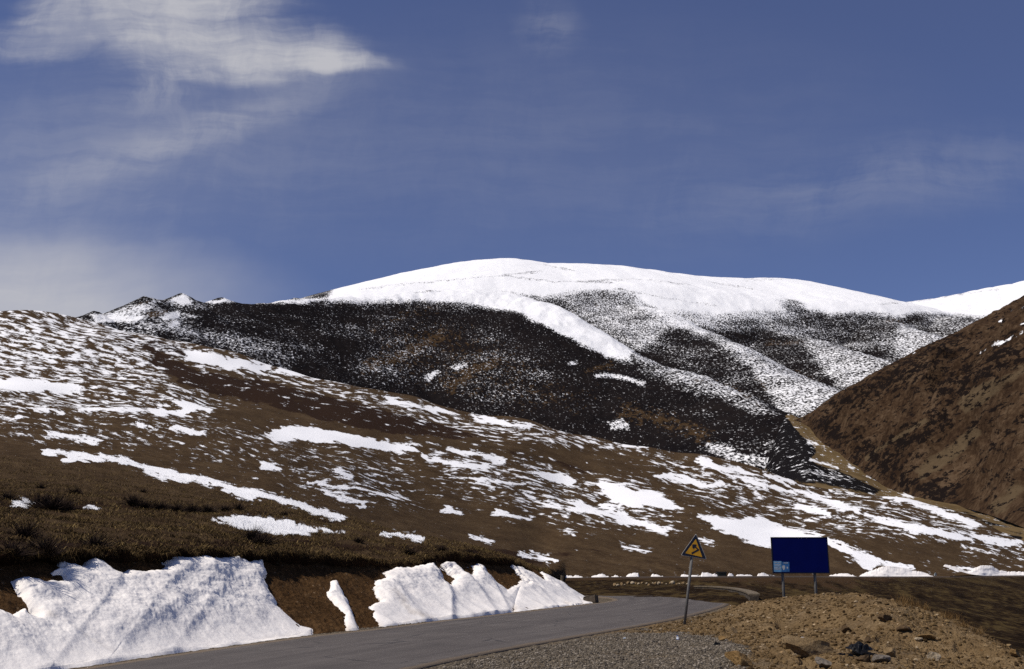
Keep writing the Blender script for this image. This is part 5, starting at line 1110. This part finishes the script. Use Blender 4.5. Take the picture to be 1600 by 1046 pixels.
for i, (x, y, k, lb) in enumerate(SHR):
    if i < 4: o = sv[i]
    else: o = sv[i % 4].copy(); COL.objects.link(o)
    o.location = HILL.find(x, y, 70); o.scale = (k * 1.0, k * 1.0, k * (.75 + .35 * ((i * 37) % 10) / 10)); o.rotation_euler = (0, 0, i * 2.1)
    tag(o, lb, 'shrub', 'dark shrubs along the terrace and bank lip')

# ------------------------------------------------------------------ snow along the cut of the far road
def far_drift(pts, label, bot=None):
    top = np.array([p[:2] for p in pts], float); x0, x1 = top[0, 0], top[-1, 0]; px = np.arange(x0, x1, 0.7); h = interp(top, px); R, C = 14, len(px)
    yb = interp([(740, 904), (860, 903.6), (1000, 902.8), (1100, 902), (1230, 901), (1330, 901), (1450, 901), (1530, 900), (1600, 899.3), (1850, 899)], px)
    rb = interp([(740, 131), (860, 140), (1000, 156), (1100, 168.5), (1230, 204), (1330, 215), (1450, 230), (1530, 242), (1600, 256), (1850, 286)], px)
    if bot: yb = np.minimum(yb, interp(bot, px))
    jag = np.abs(fbm(px / 9.0, px * 0 + x0, 3, 0.5)) * 1.6
    P = []
    taper = np.minimum(1, np.minimum((px - x0) / 3, (x1 - px) / 3)).clip(0.02, 1)
    for j in range(R):
        u = j / (R - 1); y = yb - (yb - h - jag * u * 2.0) * u * 1.0 * taper; r = rb + (-0.55 * (1 - u) + 2.4 * u) - 0.3 + .35 * fbm(px / 12 + j * .12, px * 0 + j * .25, 3)
        P.append(at(px, y, r))
    P.append(at(px, h + 3 + jag, rb + 4.0)); P = np.array(P)
    o = raw_mesh('snow_drift', P.reshape(-1, 3), grid_faces(R + 1, C), M_DRIFT, attrs={'dirt': np.full(P.shape[:2], .02).ravel()}); tag(o, label, 'snow drift', 'snow drifts along the far road')
far_drift([(860, 896), (880, 897.5), (890, 899.5), (900, 898.5), (912, 901.5), (922, 902)], 'long snow streak on the far road cut behind the marker post')
far_drift([(922, 901), (930, 899), (940, 896.5), (946, 898.5), (955, 902)], 'pointed snow drift second in the row along the far road')
far_drift([(953, 901), (962, 898.5), (968, 900), (976, 902.5)], 'small low snow drift third in the row along the far road')
far_drift([(976, 901), (984, 896.5), (992, 895), (998, 895.5), (1000, 900)], 'bright snow drift with steep right side on far road cut')
far_drift([(1016, 896), (1022, 897), (1032, 899), (1040, 901), (1046, 902)], 'wedge of snow left of the sign pole on far road cut')
far_drift([(1062, 898), (1068, 897.5), (1078, 898.5), (1090, 899), (1101, 902)], 'snow drift behind the leaning sign pole on far road cut')
far_drift([(1094, 894.5), (1102, 894.3), (1112, 896), (1121, 897), (1123, 900)], 'snow drift just left of the dark culvert')
far_drift([(1136, 895.5), (1142, 896), (1148, 899.5)], 'small snow drift just right of the dark culvert')
far_drift([(1149, 897.5), (1158, 897.6), (1170, 898), (1178, 899.5)], 'low snow drift right of the culvert toward the billboard')
far_drift([(1182, 897), (1192, 895), (1198, 897), (1204, 900)], 'snow drift peeking out left of the billboard')
far_drift([(1294, 900.0), (1300, 897.5), (1320, 896), (1332, 898), (1340, 901)], 'low snow drift right of the billboard posts')
far_drift([(1342, 899.5), (1352, 895), (1368, 889), (1385, 884.5), (1405, 886), (1425, 890.5), (1445, 895), (1459, 900)], 'largest far snow drift, a long white wedge left of lone rock')
far_drift([(1474, 881), (1484, 883), (1500, 888), (1512, 893), (1524, 887), (1536, 883.5), (1548, 884), (1558, 889), (1575, 893), (1600, 893), (1640, 894)], 'far snow drift with two humps at the frame edge', [(1470, 884), (1500, 893), (1520, 898), (1545, 900), (1700, 900)])
